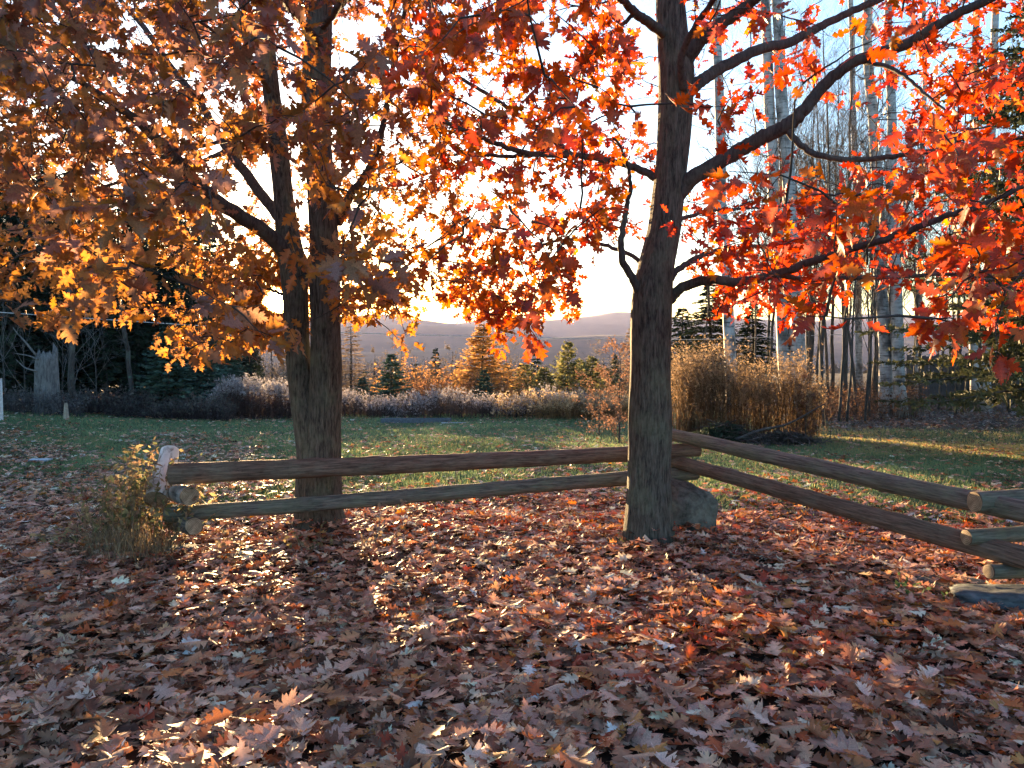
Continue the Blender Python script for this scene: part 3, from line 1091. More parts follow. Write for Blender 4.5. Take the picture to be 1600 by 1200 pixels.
right_trunks = [
    ([(1013, 872, RD, 92), (1014, 845, RD, 79), (1014, 800, RD, 72), (1014, 740, RD, 68), (1015, 680, RD, 66), (1016, 600, RD, 64), (1017, 520, RD, 62), (1020, 460, RD, 62), (1027, 410, RD, 56), (1038, 360, RD, 50), (1044, 310, RD, 49), (1051, 240, RD, 50), (1055, 170, RD, 52), (1056, 110, RD, 55), (1050, 50, RD, 46), (1045, -40, RD, 40), (1040, -160, RD, 32), (1035, -380, RD, 12)], 0.22)]
right_limbs = [
    ([(1012, 478, RD), (987, 433, RD - .1), (972, 405, RD - .18), (972, 367, RD - .2), (978, 329, RD - .25), (985, 295, RD - .35), (980, 255, RD - .5), (960, 215, RD - .8)], 14, 4),
    ([(1050, 315, RD), (1085, 277, RD - .1), (1138, 245, RD - .2), (1187, 217, RD - .3), (1229, 196, RD - .4), (1253, 175, RD - .45), (1285, 137, RD - .5), (1337, 95, RD - .65), (1407, 73, RD - .8), (1460, 42, RD - .95), (1512, 14, RD - 1.05), (1640, -40, RD - 1.3), (1760, -70, RD - 1.5)], 26, 11),
    ([(1225, 199, RD - .4), (1262, 235, RD - .45), (1310, 249, RD - .55), (1370, 247, RD - .7), (1440, 238, RD - .9), (1530, 225, RD - 1.1), (1650, 205, RD - 1.3)], 11, 5),
    ([(1062, 160, RD), (1085, 135, RD - .05), (1117, 112, RD + .1), (1180, 80, RD + .3), (1232, 66, RD + .5), (1267, 49, RD + .6), (1302, 31, RD + .75), (1369, 0, RD + .9), (1450, -40, RD + 1.1)], 21, 9),
    ([(1062, 110, RD), (1080, 80, RD - .1), (1107, 50, RD - .2), (1145, 25, RD - .3), (1195, -15, RD - .5), (1270, -80, RD - .8)], 27, 12),
    ([(1068, 140, RD - .15), (1065, 90, RD - .3), (1085, 45, RD - .5), (1115, 0, RD - .8), (1150, -50, RD - 1.1)], 13, 7),
    ([(1045, 60, RD), (1027, 45, RD - .15), (1000, 25, RD - .4), (975, 3, RD - .7), (940, -40, RD - 1.1), (880, -90, RD - 1.6)], 18, 8),
    ([(992, 22, RD - .5), (940, 65, RD - .4), (900, 110, RD - .3), (860, 168, RD - .2), (815, 235, RD - .1)], 7, 3),
    ([(1040, 285, RD), (1000, 265, RD + .1), (955, 252, RD + .1), (891, 242, RD), (828, 240, RD - .2), (783, 227, RD - .3), (730, 206, RD - .5), (668, 178, RD - .7)], 13, 6),
    ([(893, 242, RD), (850, 207, RD + .2), (810, 180, RD + .4), (765, 150, RD + .6), (700, 110, RD + .9)], 10, 5),
    ([(835, 242, RD - .15), (790, 244, RD), (730, 241, RD + .2), (642, 248, RD + .5), (572, 282, RD + .8)], 7, 3),
    ([(1048, 468, RD), (1062, 452, RD - .05), (1103, 438, RD - .2), (1155, 440, RD - .4), (1215, 428, RD - .6), (1270, 408, RD - .8), (1337, 388, RD - 1.0), (1390, 371, RD - 1.2), (1477, 339, RD - 1.45), (1530, 322, RD - 1.6), (1620, 283, RD - 1.8)], 17, 7),
    ([(1215, 428, RD - .6), (1260, 437, RD - .5), (1320, 434, RD - .4), (1400, 433, RD - .2), (1480, 428, RD), (1540, 438, RD + .2), (1640, 425, RD + .5)], 9, 4),
    ([(1048, 435, RD), (1061, 420, RD + .05), (1100, 398, RD + .25), (1145, 388, RD + .4), (1210, 385, RD + .7), (1267, 387, RD + .9), (1380, 392, RD + 1.4)], 11, 4),
    ([(1048, 350, RD), (1070, 340, RD + .3), (1110, 330, RD + .7), (1180, 325, RD + 1.2), (1270, 320, RD + 1.8)], 8, 3),
    ([(1010, 420, RD), (980, 395, RD + .3), (930, 380, RD + .7), (880, 375, RD + 1.1), (800, 395, RD + 1.5), (740, 430, RD + 1.8)], 8, 3),
    ([(1340, 94, RD - .6), (1400, 110, RD - .9), (1450, 150, RD - 1.2), (1500, 190, RD - 1.5)], 8, 3),
    ([(1045, -60, RD), (1120, -140, RD + .4), (1240, -220, RD + .9)], 16, 5),
    ([(1042, -120, RD), (960, -200, RD + .4), (840, -260, RD + .8)], 16, 5),
]


def right_own(px, py):
    return float(sstep(560, 740, px))


def right_front(px, py):
    return 0.22 if px > 1250 and py > 180 else (0.12 if py < 400 and px < 1000 else 0.06)


def right_pal(p, hue):
    x = float(sstep(-1.2, 1.6, p[0]))
    orange = np.array([.37, .115, .030]); red = np.array([.38, .052, .020])
    c = orange * (1 - x) + red * x
    r = rng.random()
    if r < 0.14: c = np.array([.40, .13, .022])
    elif r < 0.26: c = np.array([.25, .075, .060])
    elif r < 0.34: c = np.array([.30, .040, .026])
    return c * (1 + 0.10 * hue) * rng.uniform(.85, 1.15)


make_oak((P(1014, 865, RD)[0], RD, gz(P(1014, 865, RD)[0], RD)), 'single-stemmed red oak with scarlet leaves where the two fence lines meet',
         right_trunks, right_limbs, 1450, (P(1030, 600, RD)[0], RD), 4.8, right_own, right_front, 23, right_pal,
         [(.37, .06, .025), (.38, .085, .026), (.30, .05, .03), (.39, .11, .03), (.26, .08, .06)], 9,
         [(55, 690, 900, 390, 490, 7.2, 8.9), (10, 735, 800, 480, 515, 7.4, 8.2), (22, 1130, 1330, 400, 480, 6.2, 7.6)])


# ------------------------------------------------------------------ log fence
def make_rail(parent, a, b, ra, rb, mat, bend=0.015, cuts=(True, True), label=None):
    """a log from a to b, built along its own x axis so that the grain follows it"""
    a = np.asarray(a, float); b = np.asarray(b, float)
    L = float(np.linalg.norm(b - a))
    n = max(14, int(L / 0.07))
    s = np.linspace(0, 1, n)
    ph = rng.uniform(0, 6.28, 8)
    c = np.stack([s * L, bend * np.sin(s * 3.1 + ph[0]) - bend * np.sin(ph[0]), bend * np.sin(s * 4.3 + ph[1])], 1)
    r = ra + (rb - ra) * s
    knots = rng.uniform(0.05, 0.95, max(2, int(L / 0.35)))
    ka = rng.uniform(0, 6.28, len(knots))
    rough_map = rng.normal(0, .016, (n, 18))
    rough_map = (rough_map + np.roll(rough_map, 1, 0) + .5 * np.roll(rough_map, 1, 1))

    def bump(i, an):
        k = 1 + 0.035 * np.sin(3 * an + ph[2] + s[i] * 5) + 0.02 * np.sin(7 * an + ph[3] + s[i] * 11) + 0.015 * math.sin(s[i] * 40 + ph[4]) + rough_map[i]
        for q, w in zip(knots, ka):
            k = k + 0.16 * math.exp(-((s[i] - q) * L / 0.05) ** 2) * np.clip(np.cos(an - w), 0, 1) ** 6
        return k
    mb = MB()
    tube(mb, c, r, 18, None, False, bump)
    o = mb.build('rail', mat)
    x = norm(b - a); z = norm(np.array([0, 0, 1.0]) - x * x[2]); y = np.cross(z, x)
    mw = Matrix(((x[0], y[0], z[0], a[0]), (x[1], y[1], z[1], a[1]), (x[2], y[2], z[2], a[2]), (0, 0, 0, 1)))
    o.parent = parent
    o.matrix_parent_inverse = Matrix.Translation(-parent.location)
    o.matrix_basis = mw
    if label: o['label'] = label
    for end, on in ((0, cuts[0]), (n - 1, cuts[1])):
        if not on: continue
        an = np.arange(18) * 2 * math.pi / 18
        sg = -1 if end == 0 else 1
        rim = r[end] * bump(end, an) * 0.985
        yy, zz = np.cos(an) * rim, np.sin(an) * rim
        inn = 0.55
        base = c[end]
        tl = 0.10 * sg * rng.uniform(-.5, .5)
        v = [[base[0] + sg * 0.003 + tl * zz[k] * 0.3, base[1] + yy[k] * (1 if True else 0), base[2] + zz[k]] for k in range(18)]
        v += [[base[0] + sg * 0.006, base[1] + yy[k] * inn, base[2] + zz[k] * inn] for k in range(18)]
        v.append([base[0] + sg * 0.005, base[1], base[2]])
        q = [[k, (k + 1) % 18, 18 + (k + 1) % 18, 18 + k] for k in range(18)]
        t = [[18 + k, 18 + (k + 1) % 18, 36] for k in range(18)]
        e = MB(); e.add(v, t, q)
        link(bpy.data.objects.new('cut_end', e.mesh('cut_end', M_CUT)), o)
    return o


fence = empty('log_fence', (0, 7.4, gz(0, 7.4)), 'zigzag fence of stacked round logs around the oaks', 'fence')
FD = 7.35
# left line, upper and lower
u0, u1 = P(266, 742, 6.9), P(1093, 703, 7.75)
l0, l1 = P(258, 803, 6.9), P(1090, 741, 7.75)
make_rail(fence, u0, u1, 0.096, 0.070, M_RAIL_RED, 0.012)
make_rail(fence, l0, l1, 0.070, 0.070, M_RAIL_GREY, 0.012)
# right line, from behind the oak towards the right-hand edge
make_rail(fence, P(1040, 679, 7.9), P(1690, 815, 4.95), 0.062, 0.078, M_RAIL_GREY, 0.010)
make_rail(fence, P(1035, 717, 7.9), P(1690, 895, 4.95), 0.066, 0.078, M_RAIL_RED, 0.010)
# next line, starting at the right with sawn ends
make_rail(fence, P(1523, 785, 5.35), P(2100, 752, 5.9), 0.072, 0.068, M_RAIL_GREY, 0.008)
make_rail(fence, P(1510, 838, 5.40), P(2100, 806, 5.9), 0.055, 0.060, M_RAIL_GREY, 0.008)
make_rail(fence, P(1545, 893, 5.28), P(1720, 888, 5.5), 0.050, 0.055, M_RAIL_GREY, 0.004)
# short cross log under the left end
make_rail(fence, P(296, 775, 6.72), P(262, 766, 7.35), 0.083, 0.080, M_BIRCH, 0.0, label='short birch cross log between the two rails')
make_rail(fence, P(303, 822, 6.7), P(270, 815, 7.3), 0.075, 0.075, M_RAIL_GREY, 0.0, label='dark short log under the lowest rail')


def log_thing(name, label, cat, a, b, ra, rb, mat, group=None):
    a = np.asarray(a, float); b = np.asarray(b, float)
    t = empty(name, a, label, cat, group)
    r = make_rail(t, a, b, ra, rb, mat, 0.012)
    r.name = 'log'
    return t


log_thing('birch_log', 'white birch log leaning upright behind the left end of the rails', 'log', P(244, 782, 6.95), P(262, 704, 7.5), 0.10, 0.085, M_WHITEBIRCH)


# ------------------------------------------------------------------ rocks
def rock(name, label, cat, centre, size, seed, mat, flat=1.0, rotz=0.0):
    r2 = np.random.default_rng(seed)
    nu, nv = 28, 16
    v, q = [], []
    ph = r2.uniform(0, 6.28, 8)
    for j in range(nv + 1):
        th = math.pi * j / nv
        for i in range(nu):
            a = 2 * math.pi * i / nu
            d = np.array([math.sin(th) * math.cos(a), math.sin(th) * math.sin(a), math.cos(th)])
            e = np.sign(d) * np.abs(d) ** 0.62
            k = 1 + .09 * math.sin(3 * d[0] * 2 + ph[0] + 2 * d[2]) + .07 * math.sin(5 * d[1] + ph[1] + 3 * d[0]) + .035 * math.sin(11 * d[2] + ph[2] + 7 * d[0]) + .025 * math.sin(17 * d[0] + 13 * d[1] + ph[3])
            v.append(e * k * np.array(size))
    for j in range(nv):
        for i in range(nu):
            q.append([j * nu + i, (j + 1) * nu + i, (j + 1) * nu + (i + 1) % nu, j * nu + (i + 1) % nu])
    mb = MB(); mb.add(v, None, q)
    o = mb.build(name, mat)
    o.location = centre; o.rotation_euler = (0, 0, rotz)
    return tag(o, label, cat)


c = P(1068, 800, 7.55)
rock('boulder', 'squarish lichen-covered boulder under the fence corner behind the scarlet oak', 'boulder', (c[0], c[1], gz(c[0], c[1]) + 0.20), (.30, .26, .31), 3, M_ROCK)
c = P(1590, 925, 5.15)
rock('flagstone', 'blue-grey flat stone under the lowest sawn log end', 'stone', (c[0], c[1], gz(c[0], c[1]) + 0.05), (.40, .17, .085), 5, M_SLATE, rotz=-0.25)
c = P(1480, 893, 5.6)
rock('flagstone', 'low grey stone half buried in leaves behind the blue-grey flat stone', 'stone', (c[0], c[1], gz(c[0], c[1]) + 0.015), (.27, .16, .055), 8, M_ROCK, rotz=0.2)
c = P(290, 848, 6.75)
rock('flagstone', 'small flat stone under the left end of the rails', 'stone', (c[0], c[1], gz(c[0], c[1]) + 0.02), (.17, .12, .045), 9, M_SLATE)


# ------------------------------------------------------------------ conifers and bare trees
def conifer_mesh(h, rad, seed, col, whorls=26, per=6, sprays=8, droop=0.25, lift=0.0, low=0.06, wid=0.055, slen=0.34, needles=0, trunk_r=None, shape=0.85, col2=None, mat=None):
    """trunk and needle-bearing boughs as two meshes (trunk, crown)"""
    r2 = np.random.default_rng(seed)
    tr = MB(); cr = MB()
    tr_r = trunk_r or h * 0.014
    zz = np.linspace(-0.3, h, 12)
    tube(tr, np.stack([.02 * h * np.sin(zz * .7 + seed) * .3, .02 * h * np.cos(zz * .6) * .2, zz], 1), np.linspace(tr_r, tr_r * .12, 12), 7)
    V, C = [], []
    col = np.array(col); c2 = np.array(col2) if col2 is not None else col * 1.35
    for w in range(whorls):
        f = low + (1 - low) * (w / whorls) ** 0.92
        z0 = h * f
        reach = rad * (1 - f) ** shape * 1.02 + 0.03 * rad
        az0 = r2.uniform(0, 6.28)
        for k in range(per):
            if r2.random() < 0.10: continue
            a = az0 + k * 2 * math.pi / per + r2.normal(0, .22)
            L = reach * r2.uniform(.62, 1.15)
            out = np.array([math.cos(a), math.sin(a), 0]); sd = np.array([-math.sin(a), math.cos(a), 0])
            zst = z0 + r2.normal(0, .012 * h)
            bd = lambda t: out * L * t + np.array([0, 0, zst + lift * L * t - droop * L * t ** 1.7 + 0.10 * L * max(0, t - .7)])
            ns = max(3, int(sprays * (0.4 + 0.6 * L / rad)))
            bp = np.array([bd(t) for t in np.linspace(0, 1, 5)])
            tube(tr, bp, np.linspace(max(.004, .012 * L), .003, 5), 3, None, False)
            for s in range(ns + 1):
                t = 0.14 + 0.86 * s / ns
                p = bd(t)
                for sg in (-1, 1):
                    l = slen * rad * (0.25 + 0.75 * (1 - t) ** .7) * r2.uniform(.6, 1.2) * min(1.0, 0.35 + L / rad)
                    d = sd * sg * r2.uniform(.7, 1.0) + out * r2.uniform(.35, .9) + np.array([0, 0, r2.normal(-.12, .16)])
                    d = d / np.linalg.norm(d) * l
                    if s == ns: d = out * l * .9 + sd * sg * l * .25
                    wv = np.cross(d, r2.normal(size=3)); wv = wv / max(1e-6, np.linalg.norm(wv)) * wid * rad * r2.uniform(.7, 1.3)
                    cc = (col + (c2 - col) * r2.random()) * r2.uniform(.7, 1.25)
                    if needles:
                        for q in range(needles):
                            g = (q + .5) / needles
                            pp = p + d * g
                            dn = d / l * .6 + r2.normal(0, .55, 3)
                            dn = dn / np.linalg.norm(dn) * l * .34 * (1.15 - .5 * g)
                            w2 = np.cross(dn, r2.normal(size=3)); w2 = w2 / max(1e-6, np.linalg.norm(w2)) * wid * rad * .42
                            V += [pp - w2, pp + w2, pp + dn]; C += [cc * .9, cc * .9, cc * 1.1]
                    else:
                        V += [p - wv * .6, p + d * .55 + wv, p + d]; C += [cc, cc, cc]
                        V += [p + wv * .6, p + d, p + d * .5 - wv]; C += [cc, cc, cc]
    cr.add(np.array(V), np.arange(len(V)).reshape(-1, 3), None, np.array(C))
    return tr.mesh('trunk', M_DARKBARK), cr.mesh('crown', mat or M_NEEDLE, False)


def bare_mesh(h, seed, spread=0.5, levels=4, kids=5, r0=None, col=(.09, .075, .068), lean=0.0, upright=0.5, base=0.25, mat=None, leaves=None, twig=3):
    """trunk mesh and branch mesh of a leafless tree; optional small leaves at the twig ends"""
    r2 = np.random.default_rng(seed)
    tr, br, lf = MB(), MB(), MB()
    r0 = r0 or h * .012
    n = 12
    zz = np.linspace(-.2, h, n)
    wob = np.cumsum(r2.normal(0, .012 * h, (n, 2)), 0) * .35
    pts = np.stack([wob[:, 0] + lean * zz, wob[:, 1], zz], 1)
    tube(tr, pts, np.linspace(r0, r0 * .15, n), 8)
    V, C = [], []

    def rec(p, d, L, r, lev):
        ns = 4 if lev > 1 else 3
        s = np.linspace(0, 1, ns + 1)[:, None]
        bend = r2.normal(0, .16, 3) + np.array([0, 0, .12 * upright])
        q = p + d * L * s + bend * L * s ** 2
        tube(br, q, np.linspace(r, r * .35, ns + 1), twig if lev < 2 else 4, np.array(col), False)
        if lev == 0:
            if leaves is not None:
                for _ in range(leaves[1]):
                    pp = q[0] + (q[-1] - q[0]) * r2.random() + r2.normal(0, .04 * L + .01, 3)
                    e1 = r2.normal(size=3); e1 /= np.linalg.norm(e1); e2 = r2.normal(size=3)
                    e2 = np.cross(e1, e2); e2 /= np.linalg.norm(e2)
                    sz = leaves[2] * r2.uniform(.6, 1.3)
                    cc = np.array(leaves[0]) * r2.uniform(.65, 1.35)
                    V.extend([pp, pp + e1 * sz + e2 * sz * .35, pp + e1 * sz * .9 - e2 * sz * .4]); C.extend([cc] * 3)
            return
        for k in range(kids):
            t = r2.uniform(.25, 1.0)
            pp = p + d * L * t + bend * L * t * t
            nd = d + r2.normal(0, .55, 3) + np.array([0, 0, .25 * upright])
            nd /= np.linalg.norm(nd)
            rec(pp, nd, L * r2.uniform(.42, .68), r * .5, lev - 1)
    nb = int(9 + 4 * r2.random())
    for k in range(nb):
        t = base + (1 - base) * (k + r2.random()) / nb
        i = t * (n - 1); i0 = min(int(i), n - 2); p = pts[i0] + (pts[i0 + 1] - pts[i0]) * (i - i0)
        a = k * 2.4 + r2.normal(0, .4)
        d = np.array([math.cos(a) * spread, math.sin(a) * spread, upright + r2.normal(0, .1)]); d /= np.linalg.norm(d)
        rec(p, d, h * .30 * (1.15 - t * .75) * r2.uniform(.7, 1.2), r0 * .42 * (1.1 - t), levels - 2)
    meshes = [tr.mesh('trunk', mat or M_DARKBARK), br.mesh('branches', M_TWIG)]
    if leaves is not None and V:
        lf.add(np.array(V), np.arange(len(V)).reshape(-1, 3), None, np.array(C))
        meshes.append(lf.mesh('crown', M_WEED, False))
    return meshes


def put_tree(name, meshes, x, y, scale=1.0, rotz=0.0, label=None, cat='tree', group=None, dz=0.0, tilt=(0, 0), names=None):
    t = empty(name, (x, y, gz(x, y) + dz), label, cat, group)
    t.rotation_euler = (tilt[0], tilt[1], rotz)
    t.scale = (scale, scale, scale) if np.isscalar(scale) else scale
    for me in meshes:
        nm = me.name.split('.')[0]
        o = bpy.data.objects.new(nm, me)
        if nm in ('crown', 'branches'): o['kind'] = 'stuff'
        link(o, t)
    return t


DK = (.016, .027, .017); DK2 = (.030, .044, .025)
spruce = [conifer_mesh(10.0, 2.3, 40 + i, DK, 34, 7, 9, .32, -.05, .10, .035, .30, col2=DK2) for i in range(4)]
young = [conifer_mesh(3.2, 1.15, 60 + i, (.045, .082, .062), 22, 7, 9, .12, .22, .03, .040, .36, col2=(.080, .135, .098)) for i in range(3)]
sparse = [conifer_mesh(6.0, 1.0, 70 + i, (.030, .045, .030), 24, 5, 6, .35, .0, .18, .06, .42, col2=(.05, .065, .04)) for i in range(2)]
larch = conifer_mesh(6.2, 2.0, 81, (.46, .24, .075), 38, 9, 12, -.05, .18, .06, .017, .30, col2=(.58, .34, .12), shape=.8, mat=M_GOLD)
greylarch = conifer_mesh(6.5, 1.7, 82, (.15, .105, .075), 30, 6, 9, .05, .12, .06, .012, .34, col2=(.26, .19, .13), mat=M_GOLD)
pale_pine = [conifer_mesh(3.6, 1.1, 90 + i, (.14, .155, .060), 20, 7, 9, -.12, .35, .04, .040, .42, col2=(.30, .26, .11), mat=M_GOLD) for i in range(2)]
bare = [bare_mesh(9.0, 100 + i, .6, 4, 9, r0=.055, upright=.9, col=(.095, .078, .070)) for i in range(4)]
sapling = [bare_mesh(6.5, 120 + i, .5, 3, 6, r0=.035, upright=1.1, base=.3, col=(.060, .050, .046)) for i in range(3)]
greysap = [bare_mesh(5.0, 130 + i, .6, 3, 5, r0=.03, upright=.9, base=.2, col=(.19, .17, .165), mat=M_BIRCH if False else None) for i in range(2)]


def dome_bush(h, seed, stems, col, leafc, spread=.55, bits=16, size=.07):
    """a rounded thicket of fine upright shoots set with small leaves"""
    r2 = np.random.default_rng(seed)
    br, V, C = MB(), [], []
    for i in range(stems):
        a = r2.uniform(0, 6.28); rr = math.sqrt(r2.random())
        hh = h * (1 - .45 * rr ** 2) * r2.uniform(.7, 1.08)
        out = np.array([math.cos(a), math.sin(a), 0]) * rr * h * spread
        t = np.linspace(0, 1, 5)[:, None]
        q = out * (.25 + .75 * t ** .8) + np.array([0, 0, 1.0]) * (hh * t - .1) + r2.normal(0, .03 * h, (5, 3)) * t
        tube(br, q, np.linspace(.012, .004, 5), 3, np.array(col), False)
        hue = r2.uniform(.75, 1.25)
        for _ in range(bits):
            f = r2.uniform(.25, 1.03); k = min(int(f * 4), 3); p = q[k] + (q[k + 1] - q[k]) * (f * 4 - k) + r2.normal(0, .045 * h * .4, 3)
            e = r2.normal(0, size * .6, (2, 3))
            V += [p, p + e[0], p + e[1]]; C += [np.array(leafc) * hue * r2.uniform(.7, 1.3)] * 3
    lf = MB(); lf.add(np.array(V), np.arange(len(V)).reshape(-1, 3), None, np.array(C))
    return [br.mesh('branches', M_TWIG), lf.mesh('crown', M_GOLD, False)]


orange_bush = [dome_bush(2.9, 140 + i, 150, (.20, .11, .06), ((.54, .27, .085), (.50, .22, .10))[i]) for i in range(2)]
fuzzy = [bare_mesh(7.0, 150 + i, .7, 4, 6, upright=.9, base=.1, col=(.11, .085, .072), leaves=((.15, .115, .085), 2, .10)) for i in range(2)]

# the dark wood to the left
GW = 'spruces of the dark wood on the left'
wood = [(-60, 26, 1.0), (20, 27, .98), (75, 29, .95), (120, 33, 1.02), (165, 29, .86), (215, 30, .83), (262, 33, .80), (300, 31, .80), (345, 34, .70), (372, 38, .66),
        (-140, 27, 1.1), (-20, 33, 1.12), (50, 36, 1.1), (100, 40, 1.15), (190, 38, 1.05), (240, 41, 1.0), (290, 43, 1.05), (335, 44, .92), (390, 46, .52), (-240, 28, 1.15), (-360, 27, 1.2), (-100, 36, 1.2), (10, 44, 1.25), (140, 48, 1.2), (320, 52, 1.1), (400, 50, .50), (-480, 24, 1.2), (140, 31, .84), (235, 36, .92), (280, 37, .88), (45, 31, 1.0), (90, 35, 1.05)]
rows = {'front': sorted(w[0] for w in wood if w[1] < 32), 'middle': sorted(w[0] for w in wood if 32 <= w[1] < 40), 'back': sorted(w[0] for w in wood if w[1] >= 40)}
for i, (px, d, s) in enumerate(wood):
    row = 'front' if d < 32 else ('middle' if d < 40 else 'back')
    x = (px - 800) / F * d
    put_tree('spruce_tree', spruce[i % 4], x, d, (s * random.uniform(.9, 1.1), s * random.uniform(.9, 1.1), s), i * 1.7,
             'dark spruce in the %s row of the left wood, %s' % (row, order_of(rows[row].index(px), len(rows[row]))), group=GW)
# bare stems and dead poles in front of the dark wood
gs_list = [(-30, 22, .9), (8, 22.5, .85), (38, 23.5, .75), (92, 24, .80), (118, 26, 1.0), (150, 27, .9)]
for i, (px, d, s) in enumerate(gs_list):
    x = (px - 800) / F * d
    put_tree('bare_sapling', greysap[i % 2], x, d, s, i * 2.1, 'pale leafless sapling before the dark left wood, ' + order_of(i, 6), group='pale saplings before the dark wood', tilt=(0, random.uniform(-.06, .06)))


def pole_tree(name, label, px, py_top, py_bot, d, w0, w1, mat, px_top=None, branches=0, group=None, seed=0, sides=10):
    """a bare straight trunk, built where it stands, with a few thin branches"""
    r2 = np.random.default_rng(seed + 500)
    x0 = (px - 800) / F * d
    g = gz(x0, d)
    top = P(px_top if px_top is not None else px, py_top, d)
    t = empty(name, (x0, d, g), label, 'tree', group)
    a = np.array([x0, d, g - .25]); n = 14
    s = np.linspace(0, 1, n)[:, None]
    c = a + (top - a) * s + np.cumsum(r2.normal(0, .035, (n, 3)), 0) * np.array([1, 1, .1])
    rr = np.linspace(w0 / 2 / F * d, w1 / 2 / F * d, n)
    rr[0] *= 1.25
    mb = MB(); tube(mb, c, rr, sides)
    rel(mb.build('trunk', mat), t)
    if branches:
        bm = MB()
        for k in range(branches):
            f = r2.uniform(.35, 1.0); i = int(f * (n - 1)); p = c[i]
            az = r2.uniform(0, 6.28); L = r2.uniform(.6, 2.2) * (1.3 - f * .6)
            d0 = np.array([math.cos(az), math.sin(az), r2.uniform(.2, .9)]); d0 /= np.linalg.norm(d0)
            q = p + d0 * L * np.linspace(0, 1, 6)[:, None] + r2.normal(0, .05 * L, (6, 3)) * np.linspace(0, 1, 6)[:, None] + np.array([0, 0, .15 * L]) * np.linspace(0, 1, 6)[:, None] ** 2
            tube(bm, q, np.linspace(.018, .005, 6), 4, (.10, .085, .08), False)
            for _ in range(9):
                j = int(r2.integers(1, 6)); l2 = L * r2.uniform(.2, .5); d2 = norm(d0 + r2.normal(0, .6, 3))
                q2 = q[j] + d2 * l2 * np.linspace(0, 1, 4)[:, None] + r2.normal(0, .04 * l2, (4, 3)) * np.linspace(0, 1, 4)[:, None]
                tube(bm, q2, np.linspace(.008, .003, 4), 3, (.10, .085, .08), False)
        b = rel(bm.build('branches', M_TWIG), t); b['kind'] = 'stuff'
    return t


pole_tree('dead_pole', 'thin grey dead trunk leaning between the snag and the young spruces', 205, 420, 620, 26, 8, 5, M_DARKBARK, 190, 5, seed=1)
pole_tree('dead_pole', 'grey bare trunk just right of the broken snag', 117, 380, 630, 24, 10, 7, M_DARKBARK, 106, 5, seed=2)

# the broken snag
def snag():
    d = 22.5
    x0 = (72 - 800) / F * d
    g = gz(x0, d)
    t = empty('broken_snag', (x0, d, g), 'splintered grey tree snag at the edge of the dark wood', 'snag')
    n, sides = 26, 26
    zt = P(70, 560, d)[2]
    V, Q = [], []
    for j in range(n + 1):
        f = j / n
        for k in range(sides):
            a = 2 * math.pi * k / sides
            jag = 0.10 + .32 * max(0, math.cos(a - .5)) ** 10 + .12 * abs(math.sin(4 * a + 1)) + .06 * math.sin(11 * a)
            z = (zt + jag - g + .3) * f - .3
            r = (.36 - .08 * f) * (1 + .05 * math.sin(5 * a + 1) + .03 * math.sin(13 * a)) + .10 * math.exp(-f * 9)
            r *= 1 - .35 * max(0, f - .92) / .08
            V.append([x0 + r * math.cos(a) + .02 * f, d + r * math.sin(a), g + z])
    for j in range(n):
        for k in range(sides):
            Q.append([j * sides + k, j * sides + (k + 1) % sides, (j + 1) * sides + (k + 1) % sides, (j + 1) * sides + k])
    mb = MB(); mb.add(V, None, Q)
    rel(mb.build('trunk', M_SNAG), t)
    for pts in ([(56, 555), (40, 535), (28, 522), (20, 511)], [(60, 562), (45, 556), (22, 552)], [(58, 580), (40, 575), (25, 562)]):
        c = crom([P(a, b, d - .25 - .1 * i) for i, (a, b) in enumerate(pts)], 5)
        mb = MB(); tube(mb, c, np.linspace(.035, .010, len(c)), 6)
        rel(mb.build('broken_limb', M_SNAG), t)


M_SNAG = bark_material('weathered_snag_wood', (.06, .058, .058), (.20, .19, .185), (.26, .25, .24), scale=(12, 12, 2), bump=.8)
snag()

# young spruces on the left edge and through the middle distance
for px, d, s, k, lab in [(262, 25.5, .98, 0, 'bluish young spruce at the lawn edge left of the twin oak'), (312, 27, .98, 1, 'green young spruce just right of the bluish young spruce'),
                         (350, 30, 1.02, 2, 'dim young spruce behind the grey plumed weeds, left of the twin oak')]:
    put_tree('young_spruce', young[k], (px - 800) / F * d, d, (s * 1.25, s * 1.25, s), px, lab, group='young spruces')


def by_height(meshes, h_mesh, name, px, py_top, d, label, width=1.0, group=None, rot=0.0):
    width = width * 1.55
    x = (px - 800) / F * d
    zt = P(px, py_top, d)[2]
    s = (zt - gz(x, d)) / h_mesh
    return put_tree(name, meshes, x, d, (s * width, s * width, s), rot or px * .37, label, group=group)


by_height(young[0], 3.2, 'young_spruce', 612, 552, 36, 'dark young spruce alone in the gap right of the twin oak', .85, 'young spruces')
by_height(young[1], 3.2, 'young_spruce', 566, 588, 37, 'low young spruce close beside the twin oak trunk', 1.0, 'young spruces')
by_height(young[2], 3.2, 'young_spruce', 757, 576, 35, 'small dark spruce in front of the golden larch', .8, 'young spruces')
by_height(sparse[0], 6.0, 'thin_spruce', 681, 543, 52, 'thin dark spruce behind the orange bushes', .9, 'thin dark spruces')
by_height(sparse[1], 6.0, 'thin_spruce', 838, 540, 46, 'thin dark spruce right of the golden larch', 1.0, 'thin dark spruces')
by_height(sparse[0], 6.0, 'thin_spruce', 961, 552, 44, 'thin dark spruce just left of the scarlet oak trunk', .9, 'thin dark spruces')
by_height(larch, 6.2, 'larch_tree', 755, 506, 42, 'golden orange larch with a pointed top in the middle distance', 1.05)
by_height(greylarch, 6.5, 'larch_tree', 548, 508, 44, 'greyish bare larch just right of the twin oak', 1.0)
by_height(greylarch, 6.5, 'larch_tree', 985, 512, 40, 'brownish bare larch half hidden by the scarlet oak trunk', .8)
by_height(pale_pine[0], 3.6, 'pine_tree', 887, 530, 40, 'pale green pine, tallest of the three pines in the gap', .75, 'pale pines')
